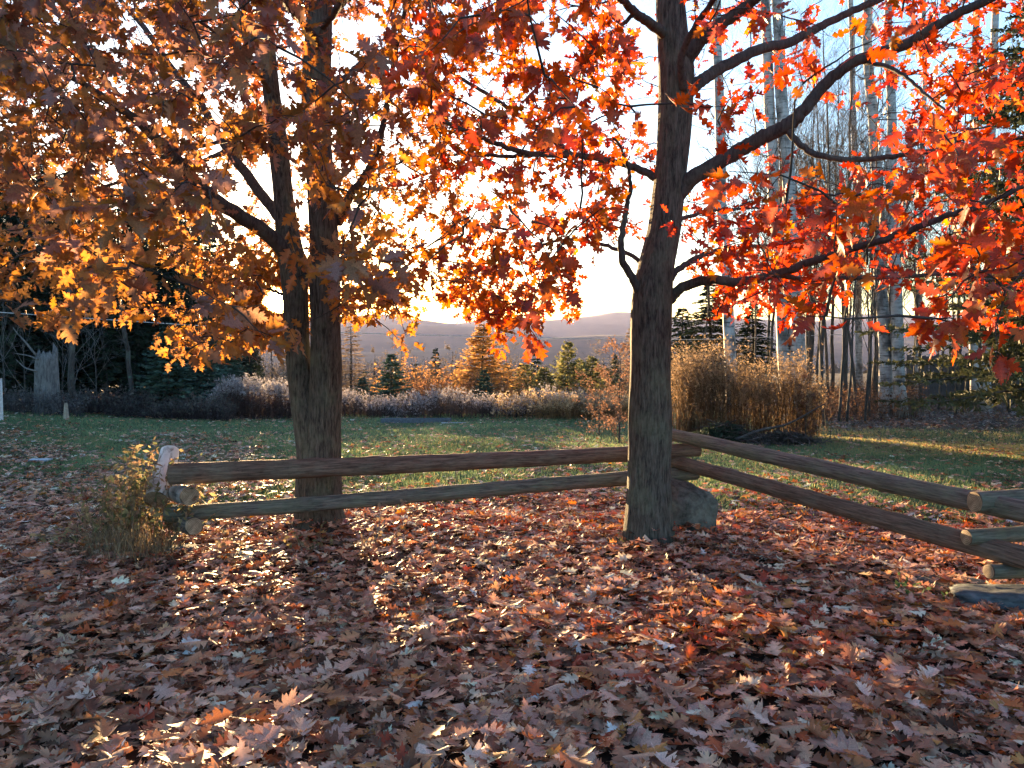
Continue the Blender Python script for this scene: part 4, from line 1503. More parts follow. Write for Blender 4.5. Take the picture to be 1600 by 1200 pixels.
by_height(pale_pine[1], 3.6, 'pine_tree', 925, 556, 39, 'broad pale pine beside the scarlet oak side of the gap', 1.0, 'pale pines')
by_height(pale_pine[1], 3.6, 'pine_tree', 850, 574, 38, 'lowest pale pine, left of the tallest pine', 1.3, 'pale pines', 2.0)
for px, py, d, k, w, lab in [(637, 554, 43, 0, .9, 'slim orange bush between the lone spruce and the golden mound'), (672, 575, 41, 1, 1.1, 'orange bush at the left of the golden mound'),
                             (703, 558, 42, 0, 1.5, 'broad golden bush left of the larch'), (655, 580, 39, 1, 1.0, 'low orange bush before the slim orange bush'), (728, 566, 40, 1, 1.2, 'golden bush touching the larch'),
                             (783, 560, 43, 0, 1.2, 'orange bush just right of the larch'), (812, 590, 40, 1, .9, 'small low orange bush left of the low pale pine'), (905, 588, 37, 1, 1.2, 'orange leafed bush before the tallest pine'),
                             (946, 590, 36, 0, 1.2, 'reddish bush before the thin spruce near the scarlet oak')]:
    by_height(orange_bush[k], 2.9, 'autumn_bush', px, py, d, lab, w, 'autumn bushes in the gap')
for px, py, d, k, w, lab in [(820, 566, 43, 0, 1.0, 'pale pine half hidden behind the thin dark spruce'), (906, 562, 45, 1, 1.0, 'pale pine behind the gap between the two tallest pines'), (944, 572, 41, 0, 1.2, 'pale pine leaning towards the reddish bush')]:
    by_height(pale_pine[k], 3.6, 'pine_tree', px, py, d, lab, w, 'pale pines', .4 * px)
for i, (px, py, d) in enumerate([(585, 545, 50), (628, 538, 54), (705, 540, 56), (790, 546, 52), (868, 550, 55), (930, 540, 58)]):
    by_height(fuzzy[i % 2], 7.5, 'bare_tree', px, py, d, 'fine leafless tree behind the autumn bushes in the gap, ' + order_of(i, 6), 1.0, 'bare trees behind the autumn bushes')
# hazy leafless trees by the sun and deeper down the slope
for i, (px, py, d) in enumerate([(372, 490, 52), (395, 500, 46), (425, 512, 50), (448, 505, 54), (470, 512, 48), (498, 520, 56), (520, 530, 47)]):
    by_height(fuzzy[i % 2], 7.5, 'bare_tree', px, py, d, 'hazy leafless tree below the sun by the dark wood, ' + order_of(i, 7), .8, 'hazy bare trees below the sun')
r3 = np.random.default_rng(5)
kinds = [(bare[0], 10.0), (bare[1], 10.0), (sparse[1], 6.0), (fuzzy[0], 7.5), (spruce[2], 10.0), (bare[3], 10.0)]
slope = []
for i in range(64):
    d = r3.uniform(62, 150); px = r3.uniform(470, 1080); py = r3.uniform(556, 590) - 6 * (d > 100)
    k = int(r3.integers(len(kinds)))
    if P(px, py, d)[2] - gz((px - 800) / F * d, d) > 2.5:
        slope.append((px, py, d, k))
slope.sort()
for fam, word in (((0, 1, 3, 5), 'leafless tree'), ((2, 4), 'dark conifer')):
    for near, place in ((True, 'upper slope'), (False, 'lower slope')):
        rowm = [q for q in slope if q[3] in fam and (q[2] < 105) == near]
        for i, (px, py, d, k) in enumerate(rowm):
            by_height(kinds[k][0], kinds[k][1], 'slope_tree', px, py, d, '%s on the %s beyond the autumn bushes, %s' % (word, place, order_of(i, len(rowm))), .8, 'trees down the slope')


# ------------------------------------------------------------------ far forest in the valley
def far_forest():
    n = 11000
    r = 420 * (1350 / 420) ** rng.random(n)
    a = rng.uniform(-.46, .46, n)
    x, y = r * np.sin(a), r * np.cos(a)
    k = vnoise(x / 60, y / 90, 4) + .9 * rng.random(n) > .1
    x, y = x[k], y[k]; n = len(x)
    z = ground_z(x, y)
    con = vnoise(x / 45, y / 45, 9) > .15
    h = np.where(con, rng.uniform(10, 20, n), rng.uniform(8, 15, n))
    w = np.where(con, h * .2, h * .42)
    V, T, C = [], [], []
    m = 9
    for i in range(n):
        # ragged little crown of loose faces
        t = rng.random(m)
        prof = (1 - t) if con[i] else np.sqrt(np.clip(1 - (2 * t - 1) ** 2, 0, 1))
        aa = rng.uniform(0, 6.28, m)
        p = np.stack([x[i] + np.cos(aa) * prof * w[i] * .8, y[i] + np.sin(aa) * prof * w[i] * .8, z[i] + h[i] * (.08 + .86 * t)], 1)
        s = w[i] * 1.2
        e = rng.normal(0, s * .6, (m, 2, 3))
        e[:, :, 2] *= .9
        V.append(np.stack([p, p + e[:, 0], p + e[:, 1]], 1).reshape(-1, 3))
        cc = (np.array([.030, .044, .030]) if con[i] else (np.array([.125, .088, .070]) if rng.random() < .8 else np.array([.20, .12, .055]))) * rng.uniform(.7, 1.3)
        C.append(np.repeat(cc[None], m * 3, 0))
    V = np.concatenate(V); C = np.concatenate(C)
    mb = MB(); mb.add(V, np.arange(len(V)).reshape(-1, 3), None, C)
    o = mb.build('far_forest', M_FOREST, smooth=False)
    tag(o, 'far-off mixed woods covering the hazy valley', 'forest', kind='stuff')


far_forest()


# ------------------------------------------------------------------ weeds along the lawn edge
def weeds(name, label, cat, x, y, h, stem_c, plume_c, plume_n, plume_s, leaf_c, leaf_n=6, kind='stuff', w=.006, lean=.08, base_dz=0.0, group=None, plume_len=.25, spread=.045):
    n = len(x)
    z = ground_z(x, y) + base_dz
    b = np.stack([x, y, z - .03], 1)
    ln = rng.normal(0, lean, (n, 2)) * h[:, None]
    tp = np.stack([x + ln[:, 0], y + ln[:, 1], z + h], 1)
    az = rng.uniform(0, 6.28, n); wd = np.stack([np.cos(az), np.sin(az), 0 * az], 1) * w
    mb = MB()
    mid = (b + tp) / 2 - np.stack([ln[:, 0], ln[:, 1], 0 * h], 1) * .12
    v = np.stack([b - wd, b + wd, mid - wd * .7, mid + wd * .7, tp], 1)
    i0 = (np.arange(n) * 5)[:, None]
    t = np.concatenate([i0 + np.array([0, 1, 3]), i0 + np.array([0, 3, 2]), i0 + np.array([2, 3, 4])], 0)
    sc = np.array(stem_c) * rng.uniform(.6, 1.3, (n, 1))
    mb.add(v.reshape(-1, 3), t, None, np.repeat(sc, 5, 0))

    def bits(m, f0, f1, size, colr, spread):
        f = rng.uniform(f0, f1, (n, m, 1))
        p = b[:, None] * (1 - f) + tp[:, None] * f + rng.normal(0, 1, (n, m, 3)) * spread
        e1 = rng.normal(0, 1, (n, m, 3)); e2 = rng.normal(0, 1, (n, m, 3))
        s = size * rng.uniform(.5, 1.4, (n, m, 1))
        vv = np.stack([p, p + e1 * s * .6, p + e2 * s * .6], 2).reshape(-1, 3)
        cc = np.array(colr)[None, None] * rng.uniform(.65, 1.3, (n, 1, 1)) * rng.uniform(.8, 1.2, (n, m, 1))
        mb.add(vv, np.arange(len(vv)).reshape(-1, 3), None, np.repeat(cc.reshape(-1, 3), 3, 0))
    if leaf_n: bits(leaf_n, .15, .85, .06, leaf_c, .035)
    if plume_n: bits(plume_n, 1 - plume_len, 1.02, plume_s, plume_c, spread)
    o = mb.build(name, M_WEED, smooth=False)
    return tag(o, label, cat, group, kind)


def strip(n, px0, px1, d0, d1):
    d = rng.uniform(d0, d1, n)
    return (rng.uniform(px0, px1, n) - 800) / F * d, d


# grey plumed goldenrod behind the lawn
x, d = strip(3000, 322, 960, 26.6, 29.2)
weeds('weed_bank', 'grey-mauve bank of seeded weeds along the far edge of the lawn', 'weeds', x, d, (rng.uniform(.35, .85, len(x)) + .30 * vnoise(x * 1.6, d * 1.2, 2) + .12 * vnoise(x * 5.3, d * 4, 7)) * (1 + .25 * sstep(-6, -9, x)), (.085, .065, .062), (.31, .275, .28), 9, .055, (.085, .065, .060), 7, w=.009)
x, d = strip(560, 322, 480, 25.6, 27.2)
tap = .55 + .45 * sstep(322, 352, 800 + F * x / d)
weeds('weed_bank', 'tall pale plumed weeds just left of the twin oak', 'weeds', x, d, tap * (rng.uniform(.95, 1.4, len(x)) + .15 * vnoise(x * 2, d * 2, 4)), (.11, .075, .065), (.36, .325, .32), 12, .06, (.10, .06, .055), 6, w=.009)
x, d = strip(900, 770, 985, 25.8, 27.8)
k = rng.random(len(x)) < .15 + .85 * sstep(-.6, 2.6, x)
x, d = x[k], d[k]
weeds('weed_bank', 'weeds coloured straw-gold for the sun on them, left of the scarlet oak', 'weeds', x, d, rng.uniform(.35, .95, len(x)) + .2 * vnoise(x * 2, d, 6), (.20, .125, .065), (.50, .35, .20), 10, .06, (.28, .16, .07), 7, w=.009)  # sunlight put into the gold stem, leaf and plume colours
x, d = strip(1500, 85, 345, 22.4, 25.6)
k = d > 22.4 + .008 * 0
weeds('bramble_bank', 'dark tangled brambles in front of the dark wood', 'brambles', x, d + .6, np.clip(rng.uniform(.25, .75, len(x)) + .32 * vnoise(x * 1.4, d * 1.3, 12), .15, 1.4), (.075, .055, .055), (.11, .10, .085), 6, .07, (.075, .055, .055), 9, w=.008, lean=.35, plume_len=.5)
x, d = strip(500, -120, 100, 20.5, 22.5)
weeds('bramble_bank', 'grey undergrowth around the foot of the snag', 'brambles', x, d + .8, rng.uniform(.35, .8, len(x)), (.10, .09, .09), (.13, .12, .115), 5, .06, (.09, .08, .08), 7, w=.008, lean=.35, plume_len=.5)

# tall tawny plume grass behind the fence corner, as separate clumps
GC = 'tawny clumps of tall dry goldenrod'
for px, d, hh, nn, wd, lab in [(1072, 19.6, 2.25, 190, .50, 'tall tawny weed clump touching the right edge of the scarlet oak trunk'), (1112, 19.4, 2.35, 200, .52, 'tallest tawny weed clump behind the fence corner'),
                               (1152, 19.8, 1.95, 170, .52, 'tawny weed clump below the leaning single birch'), (1192, 19.2, 1.5, 140, .52, 'tawny weed clump before the pair of birches'),
                               (1232, 19.0, 2.1, 170, .48, 'golden weed clump right of the pair of birches'), (1262, 18.8, 1.35, 110, .36, 'lowest weed clump at the right end of the tawny row')]:
    cx = (px - 800) / F * d
    x = cx + rng.normal(0, wd * .55, nn); y = d + rng.normal(0, wd * .6, nn)
    weeds('dry_weed_clump', lab, 'weeds', x, y, hh * (rng.uniform(.66, 1.02, nn) + .12 * vnoise(x * 7, y * 7, px)), (.125, .082, .050), (.30, .205, .125), 26, .042, (.17, .11, .065), 5, kind='thing', w=.008, lean=.15, group=GC, plume_len=.34, spread=.032)
# thin reddish shrub at the left of the scarlet oak
red_shrub = bare_mesh(2.2, 171, .8, 4, 6, r0=.02, upright=1.0, base=.02, col=(.15, .085, .07), leaves=((.24, .13, .085), 3, .045))
put_tree('twiggy_shrub', red_shrub, (938 - 800) / F * 19.5, 19.5, (1.2, 1.2, .75), 3.0, 'low twiggy shrub at the left of the taller reddish shrub', 'shrub')
put_tree('twiggy_shrub', red_shrub, (968 - 800) / F * 17.5, 17.5, (1.25, 1.25, 1.0), 1.0, 'twiggy reddish shrub just left of the scarlet oak trunk', 'shrub')
put_tree('twiggy_shrub', red_shrub, (1262 - 800) / F * 18.3, 18.3, (.8, .8, .65), 2.6, 'bare tangled shrub at the right end of the tawny weeds', 'shrub')
bare_dead = crom([P(1148, 688, 17.2), P(1190, 672, 17.2), P(1232, 662, 17.4), P(1290, 630, 17.6)], 7)
mb = MB(); tube(mb, bare_dead, np.linspace(.045, .014, len(bare_dead)), 8)
tag(mb.build('fallen_branch', M_LIMB), 'dark dead branch sticking out of the brush heap to the right', 'branch')


# brush heap at the foot of the tawny weeds
def brush_heap(px, d, n, sx, sy, hz, label, col, leafc):
    cx = (px - 800) / F * d
    g = gz(cx, d)
    t = empty('brush_heap', (cx, d, g), label, 'brush heap')
    mb = MB()
    for _ in range(n):
        a = rng.uniform(0, 6.28); L = rng.uniform(.3, .9)
        x0 = cx + rng.normal(0, sx * .5); y0 = d + rng.normal(0, sy * .5)
        fall = math.exp(-((x0 - cx) / sx) ** 2 - ((y0 - d) / sy) ** 2)
        z0 = gz(x0, y0) + rng.random() * hz * fall
        dd = np.array([math.cos(a), math.sin(a), rng.normal(0, .22)])
        s = np.linspace(-.5, .5, 4)[:, None]
        q = np.array([x0, y0, z0 + .02]) + dd * L * s + rng.normal(0, .02, (4, 3))
        q[:, 2] = np.maximum(q[:, 2], ground_z(q[:, 0], q[:, 1]) + .005)
        tube(mb, q, np.linspace(.012, .004, 4), 4, np.array(col) * rng.uniform(.6, 1.4), False)
    b = rel(mb.build('branches', M_TWIG), t); b['kind'] = 'stuff'
    m = n * 14
    x0 = cx + rng.normal(0, sx * .5, m); y0 = d + rng.normal(0, sy * .5, m)
    z0 = ground_z(x0, y0) + rng.random(m) * hz * np.exp(-((x0 - cx) / sx) ** 2 - ((y0 - d) / sy) ** 2)
    e = rng.normal(0, .05, (m, 2, 3)); p = np.stack([x0, y0, z0], 1)
    v = np.stack([p, p + e[:, 0], p + e[:, 1]], 1).reshape(-1, 3)
    mb = MB(); mb.add(v, np.arange(m * 3).reshape(-1, 3), None, np.repeat(np.array(leafc) * rng.uniform(.6, 1.4, (m, 1)), 3, 0))
    b = rel(mb.build('foliage', M_WEED, smooth=False), t); b['kind'] = 'stuff'


brush_heap(1130, 17.6, 160, .75, .5, .45, 'dark heap of green and brown cuttings below the tawny weeds', (.06, .05, .045), (.040, .060, .040))
brush_heap(1225, 17.0, 140, .7, .4, .28, 'low heap of grey prunings right of the green heap', (.085, .07, .065), (.075, .065, .055))

# ------------------------------------------------------------------ birches and saplings of the wood to the right
GB = 'birches on the right'
for px, pt, py_top, d, w0, w1, lab in [
    (1149, 1112, -120, 24, 19, 12, 'leaning single birch, nearest to the scarlet oak'),
    (1236, 1183, -120, 25, 21, 13, 'left trunk of the close birch group right of the tawny weeds'),
    (1246, 1210, -120, 25.6, 15, 9, 'thin middle trunk of the close birch group'),
    (1259, 1222, -120, 24.6, 25, 13, 'whitest right trunk of the close birch group'),
    (1389, 1360, -120, 25.5, 21, 12, 'thick birch left of the board fence'),
    (1412, 1384, -120, 25.0, 20, 10, 'grey birch beside the left end of the board fence'),
    (1345, 1330, -120, 34, 11, 7, 'slender far birch between the birch group and the board fence'),
    (1432, 1440, -120, 31, 9, 6, 'slender birch in front of the left board fence end'),
    (1545, 1562, -120, 27, 15, 9, 'right-hand birch behind the hemlock boughs'),
    (1522, 1534, -120, 29, 13, 8, 'birch just left of the right-hand birch')]:
    pole_tree('birch_tree', lab, px, py_top, 620, d, w0, w1, M_BIRCH, pt, 20, GB, seed=int(px), sides=14)
GS = 'dark saplings of the wood on the right'
sx = [(1292, 22.5, -.05), (1312, 24, -.09), (1326, 23, .03), (1340, 25.5, -.10), (1352, 22.8, -.07), (1362, 24.5, .02), (1373, 26, -.04), (1298, 27, .05), (1284, 25, -.02), (1440, 28, .03), (1466, 27, -.02), (1491, 25, .05), (1510, 30, 0), (1580, 26, .04), (1318, 30, .02), (1278, 31, 0), (1355, 32, 0), (1403, 33, .03), (1178, 30, .02), (1205, 31, -.03), (1100, 33, .02)]
sx.sort()
for i, (px, d, tl) in enumerate(sx):
    put_tree('woodland_sapling', sapling[i % 3] if i % 2 else bare[i % 4], (px - 800) / F * d, d, random.uniform(1.0, 1.5), i * 1.3,
             'dark leafless sapling in the right wood, ' + order_of(i, len(sx)), group=GS, tilt=(0, tl))
deep = sorted((random.uniform(1190, 1680), random.uniform(29, 56)) for _ in range(34))
for i, (px, d) in enumerate(deep):
    put_tree('woodland_tree', bare[i % 4], (px - 800) / F * d, d, random.uniform(1.1, 1.7), i * 2.1, 'leafless tree deep in the right wood behind the saplings, ' + order_of(i, 34), group='deep trees of the wood on the right')
# undergrowth in that wood
x, d = strip(1500, 1270, 1440, 24, 34)
weeds('undergrowth', 'thin brown undergrowth between the saplings on the right', 'undergrowth', x, d, rng.uniform(.3, 1.0, len(x)), (.11, .075, .06), (.18, .10, .06), 4, .05, (.20, .10, .06), 3, w=.007, lean=.25)
# dark conifers behind the tawny weeds
for px, py, d, k, lab in [(1108, 440, 37, 0, 'dark spruce behind the leaning birch'), (1175, 470, 40, 1, 'dark spruce between the birches behind the tawny weeds'), (1066, 478, 44, 2, 'small far spruce just right of the scarlet oak trunk')]:
    by_height(spruce[k], 10.0, 'spruce_tree', px, py, d, lab, 1.35, 'spruces behind the tawny weeds')
# hemlock reaching in from the right-hand edge
hemlock = conifer_mesh(9.5, 3.4, 200, (.040, .050, .026), 26, 8, 16, .10, .0, .13, .021, .24, needles=9, col2=(.085, .088, .038), shape=.55, trunk_r=.17)
put_tree('hemlock_tree', hemlock, 9.7, 13.4, 1.0, .6, 'hemlock with layered olive boughs reaching in from the right edge')
hem2 = put_tree('hemlock_tree', hemlock, 15.2, 19.5, 1.0, 2.2, 'second hemlock farther back behind the right edge boughs')
for i, (px, d) in enumerate([(1600, 33), (1660, 37), (1690, 30), (1760, 28)]):
    put_tree('spruce_tree', spruce[i % 4], (px - 800) / F * d, d, 1.0, i * 2.0, 'dark spruce beyond the hemlocks at the right edge, ' + order_of(i, 4), group='dark spruces at the right edge')


# board fence in the wood
def board_fence():
    m = bark_material('weathered_boards', (.050, .046, .050), (.125, .112, .115), (.14, .13, .12), scale=(30, 30, 2), bump=.4)
    a = np.array([(1416 - 800) / F * 33.0, 33.0]); b = np.array([(1640 - 800) / F * 36.0, 36.0])
    t = empty('board_fence', (a[0], a[1], gz(a[0], a[1])), 'weathered grey upright board fence in the wood on the right', 'fence')
    L = np.linalg.norm(b - a); dirn = (b - a) / L; nrm = np.array([-dirn[1], dirn[0]])
    wdt = .20; n = int(L / (wdt + .014))
    mb = MB()
    h = 1.85
    w2, th = wdt / 2, .012
    vs = [[sx * w2, sy * th, z] for z in (-.1, h) for sy in (-1, 1) for sx in (-1, 1)]
    vs[4][2] -= .03; vs[6][2] -= .03
    mb.add(vs, None, [[0, 1, 5, 4], [3, 2, 6, 7], [1, 3, 7, 5], [2, 0, 4, 6], [4, 5, 7, 6], [2, 3, 1, 0]])
    me = mb.mesh('plank', m, False)
    ang = math.atan2(dirn[1], dirn[0])
    for k in range(n):
        p = a + dirn * (k + .5) * (wdt + .014)
        o = bpy.data.objects.new('plank', me)
        o.parent = t; o.matrix_parent_inverse = Matrix.Translation(-t.location)
        o.location = (p[0] + nrm[0] * random.uniform(-.008, .008), p[1], gz(p[0], p[1]))
        o.rotation_euler = (random.uniform(-.015, .015), random.uniform(-.012, .012), ang)
        o.scale = (1, 1, random.uniform(.96, 1.03))
        COL.objects.link(o)
    for zz in (.35, 1.45):
        q0 = np.array([a[0], a[1] + .05, gz(*a) + zz]); q1 = np.array([b[0], b[1] + .05, gz(*b) + zz])
        mb = MB(); tube(mb, np.array([q0, (q0 + q1) / 2, q1]), [.04, .04, .04], 6)
        rel(mb.build('back_rail', m), t)


board_fence()

# ------------------------------------------------------------------ dry plant by the left end of the fence
def dry_plant():
    t = empty('dry_shrub', (P(205, 830, 6.9)[0], 6.9, gz(P(205, 830, 6.9)[0], 6.9)), 'withered yellow-green shrub and dry stalks at the left end of the fence', 'shrub')
    base = np.array(t.location)
    st = MB(); lf = MB()
    V, C = [], []
    for i in range(210):
        px = rng.normal(192, 44); x0 = (px - 800) / F * 7.0
        y0 = 7.05 + rng.normal(0, .16); z0 = gz(x0, y0)
        hgt = rng.uniform(.40, .92) * math.exp(-((px - 215) / 62) ** 2) + .14
        ln = rng.normal(0, .16, 2) + np.array([(px - 205) / 300.0, -.03])
        q = np.array([x0, y0, z0 - .01]) + np.stack([ln[0] * np.linspace(0, 1, 5) ** 1.6, ln[1] * np.linspace(0, 1, 5) ** 1.6, hgt * np.linspace(0, 1, 5)], 1)
        tube(st, q, np.linspace(.0038, .0014, 5), 3, np.array([.20, .145, .095]) * rng.uniform(.6, 1.3), False)
        for _ in range(int(22 * hgt) if i % 3 else 2):
            f = rng.uniform(.35, 1.0); j = f * 4; j0 = min(int(j), 3); p = q[j0] + (q[j0 + 1] - q[j0]) * (j - j0)
            d = norm(rng.normal(0, 1, 3) + np.array([0, 0, -.3])); sd = norm(np.cross(d, rng.normal(0, 1, 3)))
            L = rng.uniform(.035, .085)
            cc = [np.array([.27, .225, .11]), np.array([.36, .275, .155]), np.array([.28, .175, .11]), np.array([.135, .145, .07])][int(rng.integers(4))] * rng.uniform(.7, 1.25)
            k = len(V)
            V += [p, p + d * L * .5 + sd * L * .22, p + d * L, p + d * L * .5 - sd * L * .22]; C += [cc] * 4
    lf.add(np.array(V), None, np.arange(len(V)).reshape(-1, 4), np.array(C))
    s = rel(st.build('stalks', M_TWIG), t); s['kind'] = 'stuff'
    l = rel(lf.build('foliage', M_WEED, smooth=False), t); l['kind'] = 'stuff'
    # dry grass at its foot
    n = 900
    px = rng.normal(195, 55, n); d = 6.75 + rng.normal(0, .22, n)
    x = (px - 800) / F * d
    z = ground_z(x, d)
    h = rng.uniform(.10, .36, n) * np.exp(-((px - 195) / 90) ** 2)
    az = rng.uniform(0, 6.28, n); ln = rng.normal(0, .16, (n, 2))
    b = np.stack([x, d, z], 1); wv = np.stack([np.cos(az), np.sin(az), 0 * az], 1) * .0035
    m1 = b + np.stack([ln[:, 0] * .35, ln[:, 1] * .35, h * .7], 1); tp = b + np.stack([ln[:, 0], ln[:, 1], h * rng.uniform(.6, 1.1, n)], 1)
    v = np.stack([b - wv, b + wv, m1 - wv * .7, m1 + wv * .7, tp], 1).reshape(-1, 3)
    i0 = (np.arange(n) * 5)[:, None]
    tt = np.concatenate([i0 + np.array([0, 1, 3]), i0 + np.array([0, 3, 2]), i0 + np.array([2, 3, 4])], 0)
    g = MB(); g.add(v, tt, None, np.repeat(np.array([.30, .225, .14]) * rng.uniform(.5, 1.25, (n, 1)), 5, 0))
    g = rel(g.build('dry_grass', M_WEED, smooth=False), t); g['kind'] = 'stuff'


dry_plant()


def sprig(px, d, n, hmin, hmax, label, colr, sx=.12):
    """dead stalks with a few withered leaves, growing through the rails"""
    x0 = (px - 800) / F * d
    t = empty('dead_weed', (x0, d, gz(x0, d)), label, 'weed')
    st = MB(); V, C = [], []
    for i in range(n):
        x = x0 + rng.normal(0, sx); y = d + rng.normal(0, .05); z = gz(x, y)
        h = rng.uniform(hmin, hmax); ln = rng.normal(0, .12, 2)
        s = np.linspace(0, 1, 5)
        q = np.stack([x + ln[0] * s ** 1.5, y + ln[1] * s ** 1.5, z + h * s], 1)
        tube(st, q, np.linspace(.003, .0012, 5), 3, np.array([.22, .17, .13]) * rng.uniform(.6, 1.2), False)
        for _ in range(7):
            f = rng.uniform(.3, 1); p = q[min(int(f * 4), 3)]
            dd = norm(rng.normal(0, 1, 3) + np.array([0, 0, -.5])); sd = norm(np.cross(dd, rng.normal(0, 1, 3))); L = rng.uniform(.025, .06)
            cc = np.array(colr) * rng.uniform(.6, 1.3)
            V += [p, p + dd * L * .5 + sd * L * .3, p + dd * L, p + dd * L * .5 - sd * L * .3]; C += [cc] * 4
    rel(st.build('stalks', M_TWIG), t)['kind'] = 'stuff'
    lf = MB(); lf.add(np.array(V), None, np.arange(len(V)).reshape(-1, 4), np.array(C))
    rel(lf.build('foliage', M_WEED, smooth=False), t)['kind'] = 'stuff'


sprig(592, 6.85, 9, .3, .62, 'dead stalks in front of the rails right of the twin oak', (.24, .17, .12), .10)
sprig(480, 6.75, 9, .15, .38, 'low dead stalks at the foot of the twin oak', (.20, .16, .08), .14)
sprig(345, 6.7, 6, .12, .35, 'sparse dead stalks below the left end of the rails', (.22, .17, .11), .12)
sprig(1440, 5.3, 9, .08, .2, 'small green-leaved weed among the leaves near the flat stones', (.085, .13, .05), .10)


# moss and grass at the foot of the scarlet oak
def tuft(cx, cy, r0, r1, n, label, colr):
    a = rng.uniform(0, 6.28, n); r = rng.uniform(r0, r1, n)
    x = cx + np.cos(a) * r; y = cy + np.sin(a) * r * .8
    z = ground_z(x, y) + .01
    h = rng.uniform(.03, .09, n); az = rng.uniform(0, 6.28, n)
    wv = np.stack([np.cos(az), np.sin(az), 0 * az], 1) * .0035
    b = np.stack([x, y, z], 1); ln = rng.normal(0, .03, (n, 2))
    tp = b + np.stack([ln[:, 0], ln[:, 1], h], 1)
    v = np.stack([b - wv, b + wv, tp], 1).reshape(-1, 3)
    mb = MB(); mb.add(v, np.arange(3 * n).reshape(-1, 3), None, np.repeat(np.array(colr) * rng.uniform(.6, 1.3, (n, 1)), 3, 0))
    tag(mb.build('grass_tuft', M_GRASS, smooth=False), label, 'grass', kind='stuff')


tuft(P(1014, 862, RD)[0], RD - .05, .24, .42, 700, 'mossy grass round the foot of the scarlet oak', (.085, .12, .035))

# ------------------------------------------------------------------ small things on the lawn, wires
def board(name, label, cat, a, b, width, thick, mat, dz=0.0, hgt=None):
    a = np.array([a[0], a[1]]); b = np.array([b[0], b[1]])
    L = np.linalg.norm(b - a); ang = math.atan2(b[1] - a[1], b[0] - a[0])
    mb = MB()
    w2, t2 = width / 2, thick / 2
    vs = [[x, y, z] for x in (0, L * .33, L * .66, L) for y, z in ((-w2, -t2), (w2, -t2), (w2, t2), (-w2, t2))]
    for i, v in enumerate(vs): v[2] += .006 * math.sin(i * 1.7)
    q = []
    for s in range(3):
        for k in range(4):
            q.append([s * 4 + k, s * 4 + (k + 1) % 4, s * 4 + 4 + (k + 1) % 4, s * 4 + 4 + k])
    q += [[3, 2, 1, 0], [12, 13, 14, 15]]
    mb.add(vs, None, q)
    o = mb.build(name, mat, smooth=False)
    o.location = (a[0], a[1], gz(a[0], a[1]) + dz + t2)
    o.rotation_euler = (0, -math.atan2(gz(*b) - gz(*a), L), ang)
    return tag(o, label, cat)


M_BLUE = plain('faded_blue_grey_paint', (.10, .12, .145), .8)
M_PALEBOARD = plain('pale_board', (.36, .40, .45), .6)
M_POST = plain('white_post_paint', (.62, .62, .64), .6)
M_STAKE = plain('bare_stake_wood', (.34, .28, .22), .8)
M_WIRE = plain('grey_wire', (.55, .54, .53), .5)


def sandbox():
    a = np.array([P(596, 668, 24.3)[0], 24.3]); b = np.array([P(700, 665, 24.9)[0], 24.9])
    t = empty('garden_bed_frame', (a[0], a[1], gz(*a)), 'low blue-grey timber bed frame at the far edge of the lawn', 'garden bed')
    off = np.array([0.05, 0.55])
    for i, (p, q) in enumerate([(a, b), (a + off, b + off), (a, a + off), (b, b + off)]):
        o = board('side_board', None, None, p, q, .05, .14, M_BLUE, 0.0)
        o.parent = t; o.matrix_parent_inverse = Matrix.Translation(-t.location)


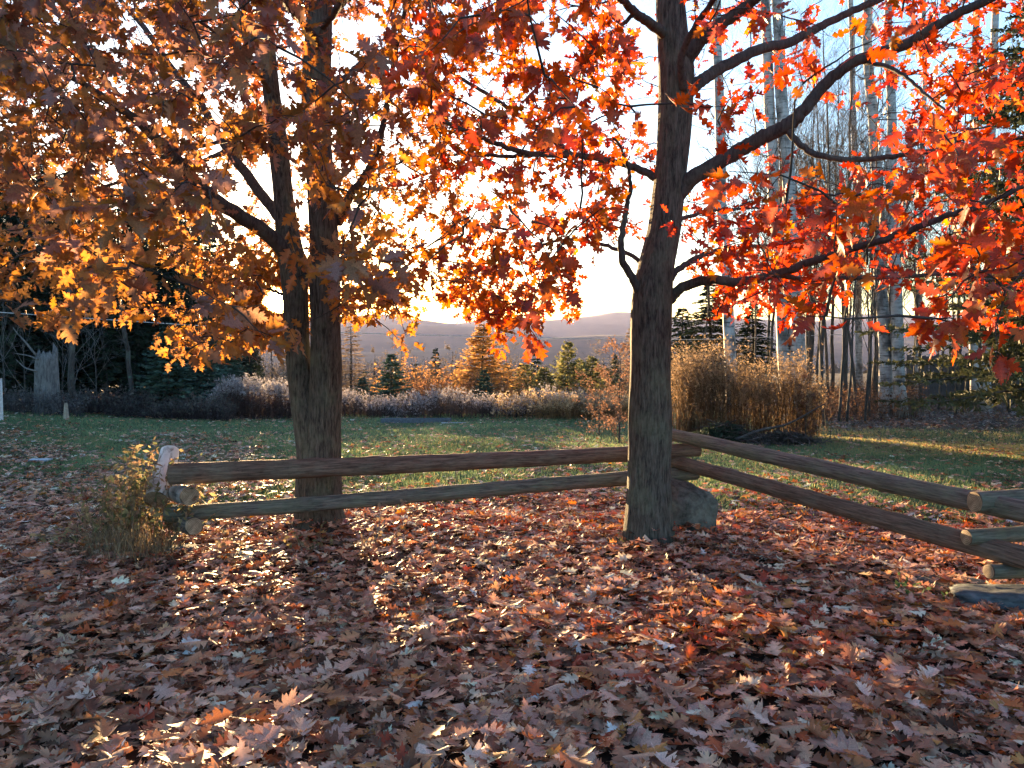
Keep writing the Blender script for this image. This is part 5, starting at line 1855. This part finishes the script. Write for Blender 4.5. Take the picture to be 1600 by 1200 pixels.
sandbox()
board('loose_board', 'thin pale board lying on the far edge of the lawn beside the bed frame', 'board', (P(690, 668, 24.2)[0], 24.2), (P(728, 662, 24.4)[0], 24.4), .10, .03, M_PALEBOARD, .03)
board('flat_board', 'pale blue-grey board lying flat on the grass at the left edge', 'board', (P(47, 708, 13.2)[0], 13.2), (P(78, 708, 13.25)[0], 13.25), .22, .03, M_PALEBOARD, .03)
for name, lab, px, d, pt, w, mat in [('marker_post', 'white post at the left edge of the picture by the wood', -3.5, 19.5, 592, .06, M_POST), ('wooden_stake', 'short pale stake at the edge of the brambles', 101, 20.6, 630, .06, M_STAKE)]:
    x0 = (px - 800) / F * d; g = gz(x0, d); zt = P(px, pt, d)[2]
    mb = MB(); w1 = w if name == 'marker_post' else .01
    vs = [[x0 + sx * (w if z == 0 else w1), d + sy * w, g - .1 if z == 0 else zt + .01 * sx] for z in (0, 1) for sx, sy in ((-1, -1), (1, -1), (1, 1), (-1, 1))]
    mb.add(vs, None, [[0, 1, 5, 4], [1, 2, 6, 5], [2, 3, 7, 6], [3, 0, 4, 7], [4, 5, 6, 7]])
    tag(mb.build(name, mat, smooth=False), lab, 'post')


def wire(label, pts, r):
    c = crom([P(*p) for p in pts], 14)
    mb = MB(); tube(mb, c, r, 6)
    tag(mb.build('overhead_wire', M_WIRE), label, 'wire', 'overhead wires')


wire('pale overhead wire crossing low in front of the dark wood and valley', [(-260, 470, 15.5), (0, 488, 17.5), (300, 508, 20), (440, 514.5, 21.5), (580, 521, 23), (800, 527, 25), (980, 530, 27), (1140, 529, 29), (1500, 515, 33)], .011)
wire('thin overhead wire running up through the oak crowns to the right', [(560, 205, 14), (922, 164, 12.6), (1027, 150, 12.2), (1236, 120, 11.6), (1313, 105, 11.3), (1600, 50, 10.5), (1900, -20, 9.6)], .0055)

# ------------------------------------------------------------------ haze
hz = MB()
hx, y0, y1, z0, z1 = 5050.0, -5050.0, 5050.0, -52.0, 190.0
hv = [[sx * hx, y, z] for z in (z0, z1) for sx, y in ((-1, y0), (1, y0), (1, y1), (-1, y1))]
hz.add(hv, None, [[0, 3, 2, 1], [4, 5, 6, 7], [0, 1, 5, 4], [1, 2, 6, 5], [2, 3, 7, 6], [3, 0, 4, 7]])
hm = bpy.data.materials.new('valley_haze')
hm.use_nodes = True
hm.node_tree.nodes.clear()
ho = hm.node_tree.nodes.new('ShaderNodeOutputMaterial')
hp = hm.node_tree.nodes.new('ShaderNodeVolumePrincipled')
hp.inputs['Color'].default_value = (.56, .60, 1.0, 1)
hp.inputs['Absorption Color'].default_value = (1, 1, 1, 1)
hp.inputs['Density'].default_value = 0.6e-4
hp.inputs['Anisotropy'].default_value = 0.2
hm.node_tree.links.new(hp.outputs[0], ho.inputs['Volume'])
haze = hz.build('haze', hm, smooth=False)
tag(haze, 'pale evening haze filling the valley air', 'haze', kind='stuff')
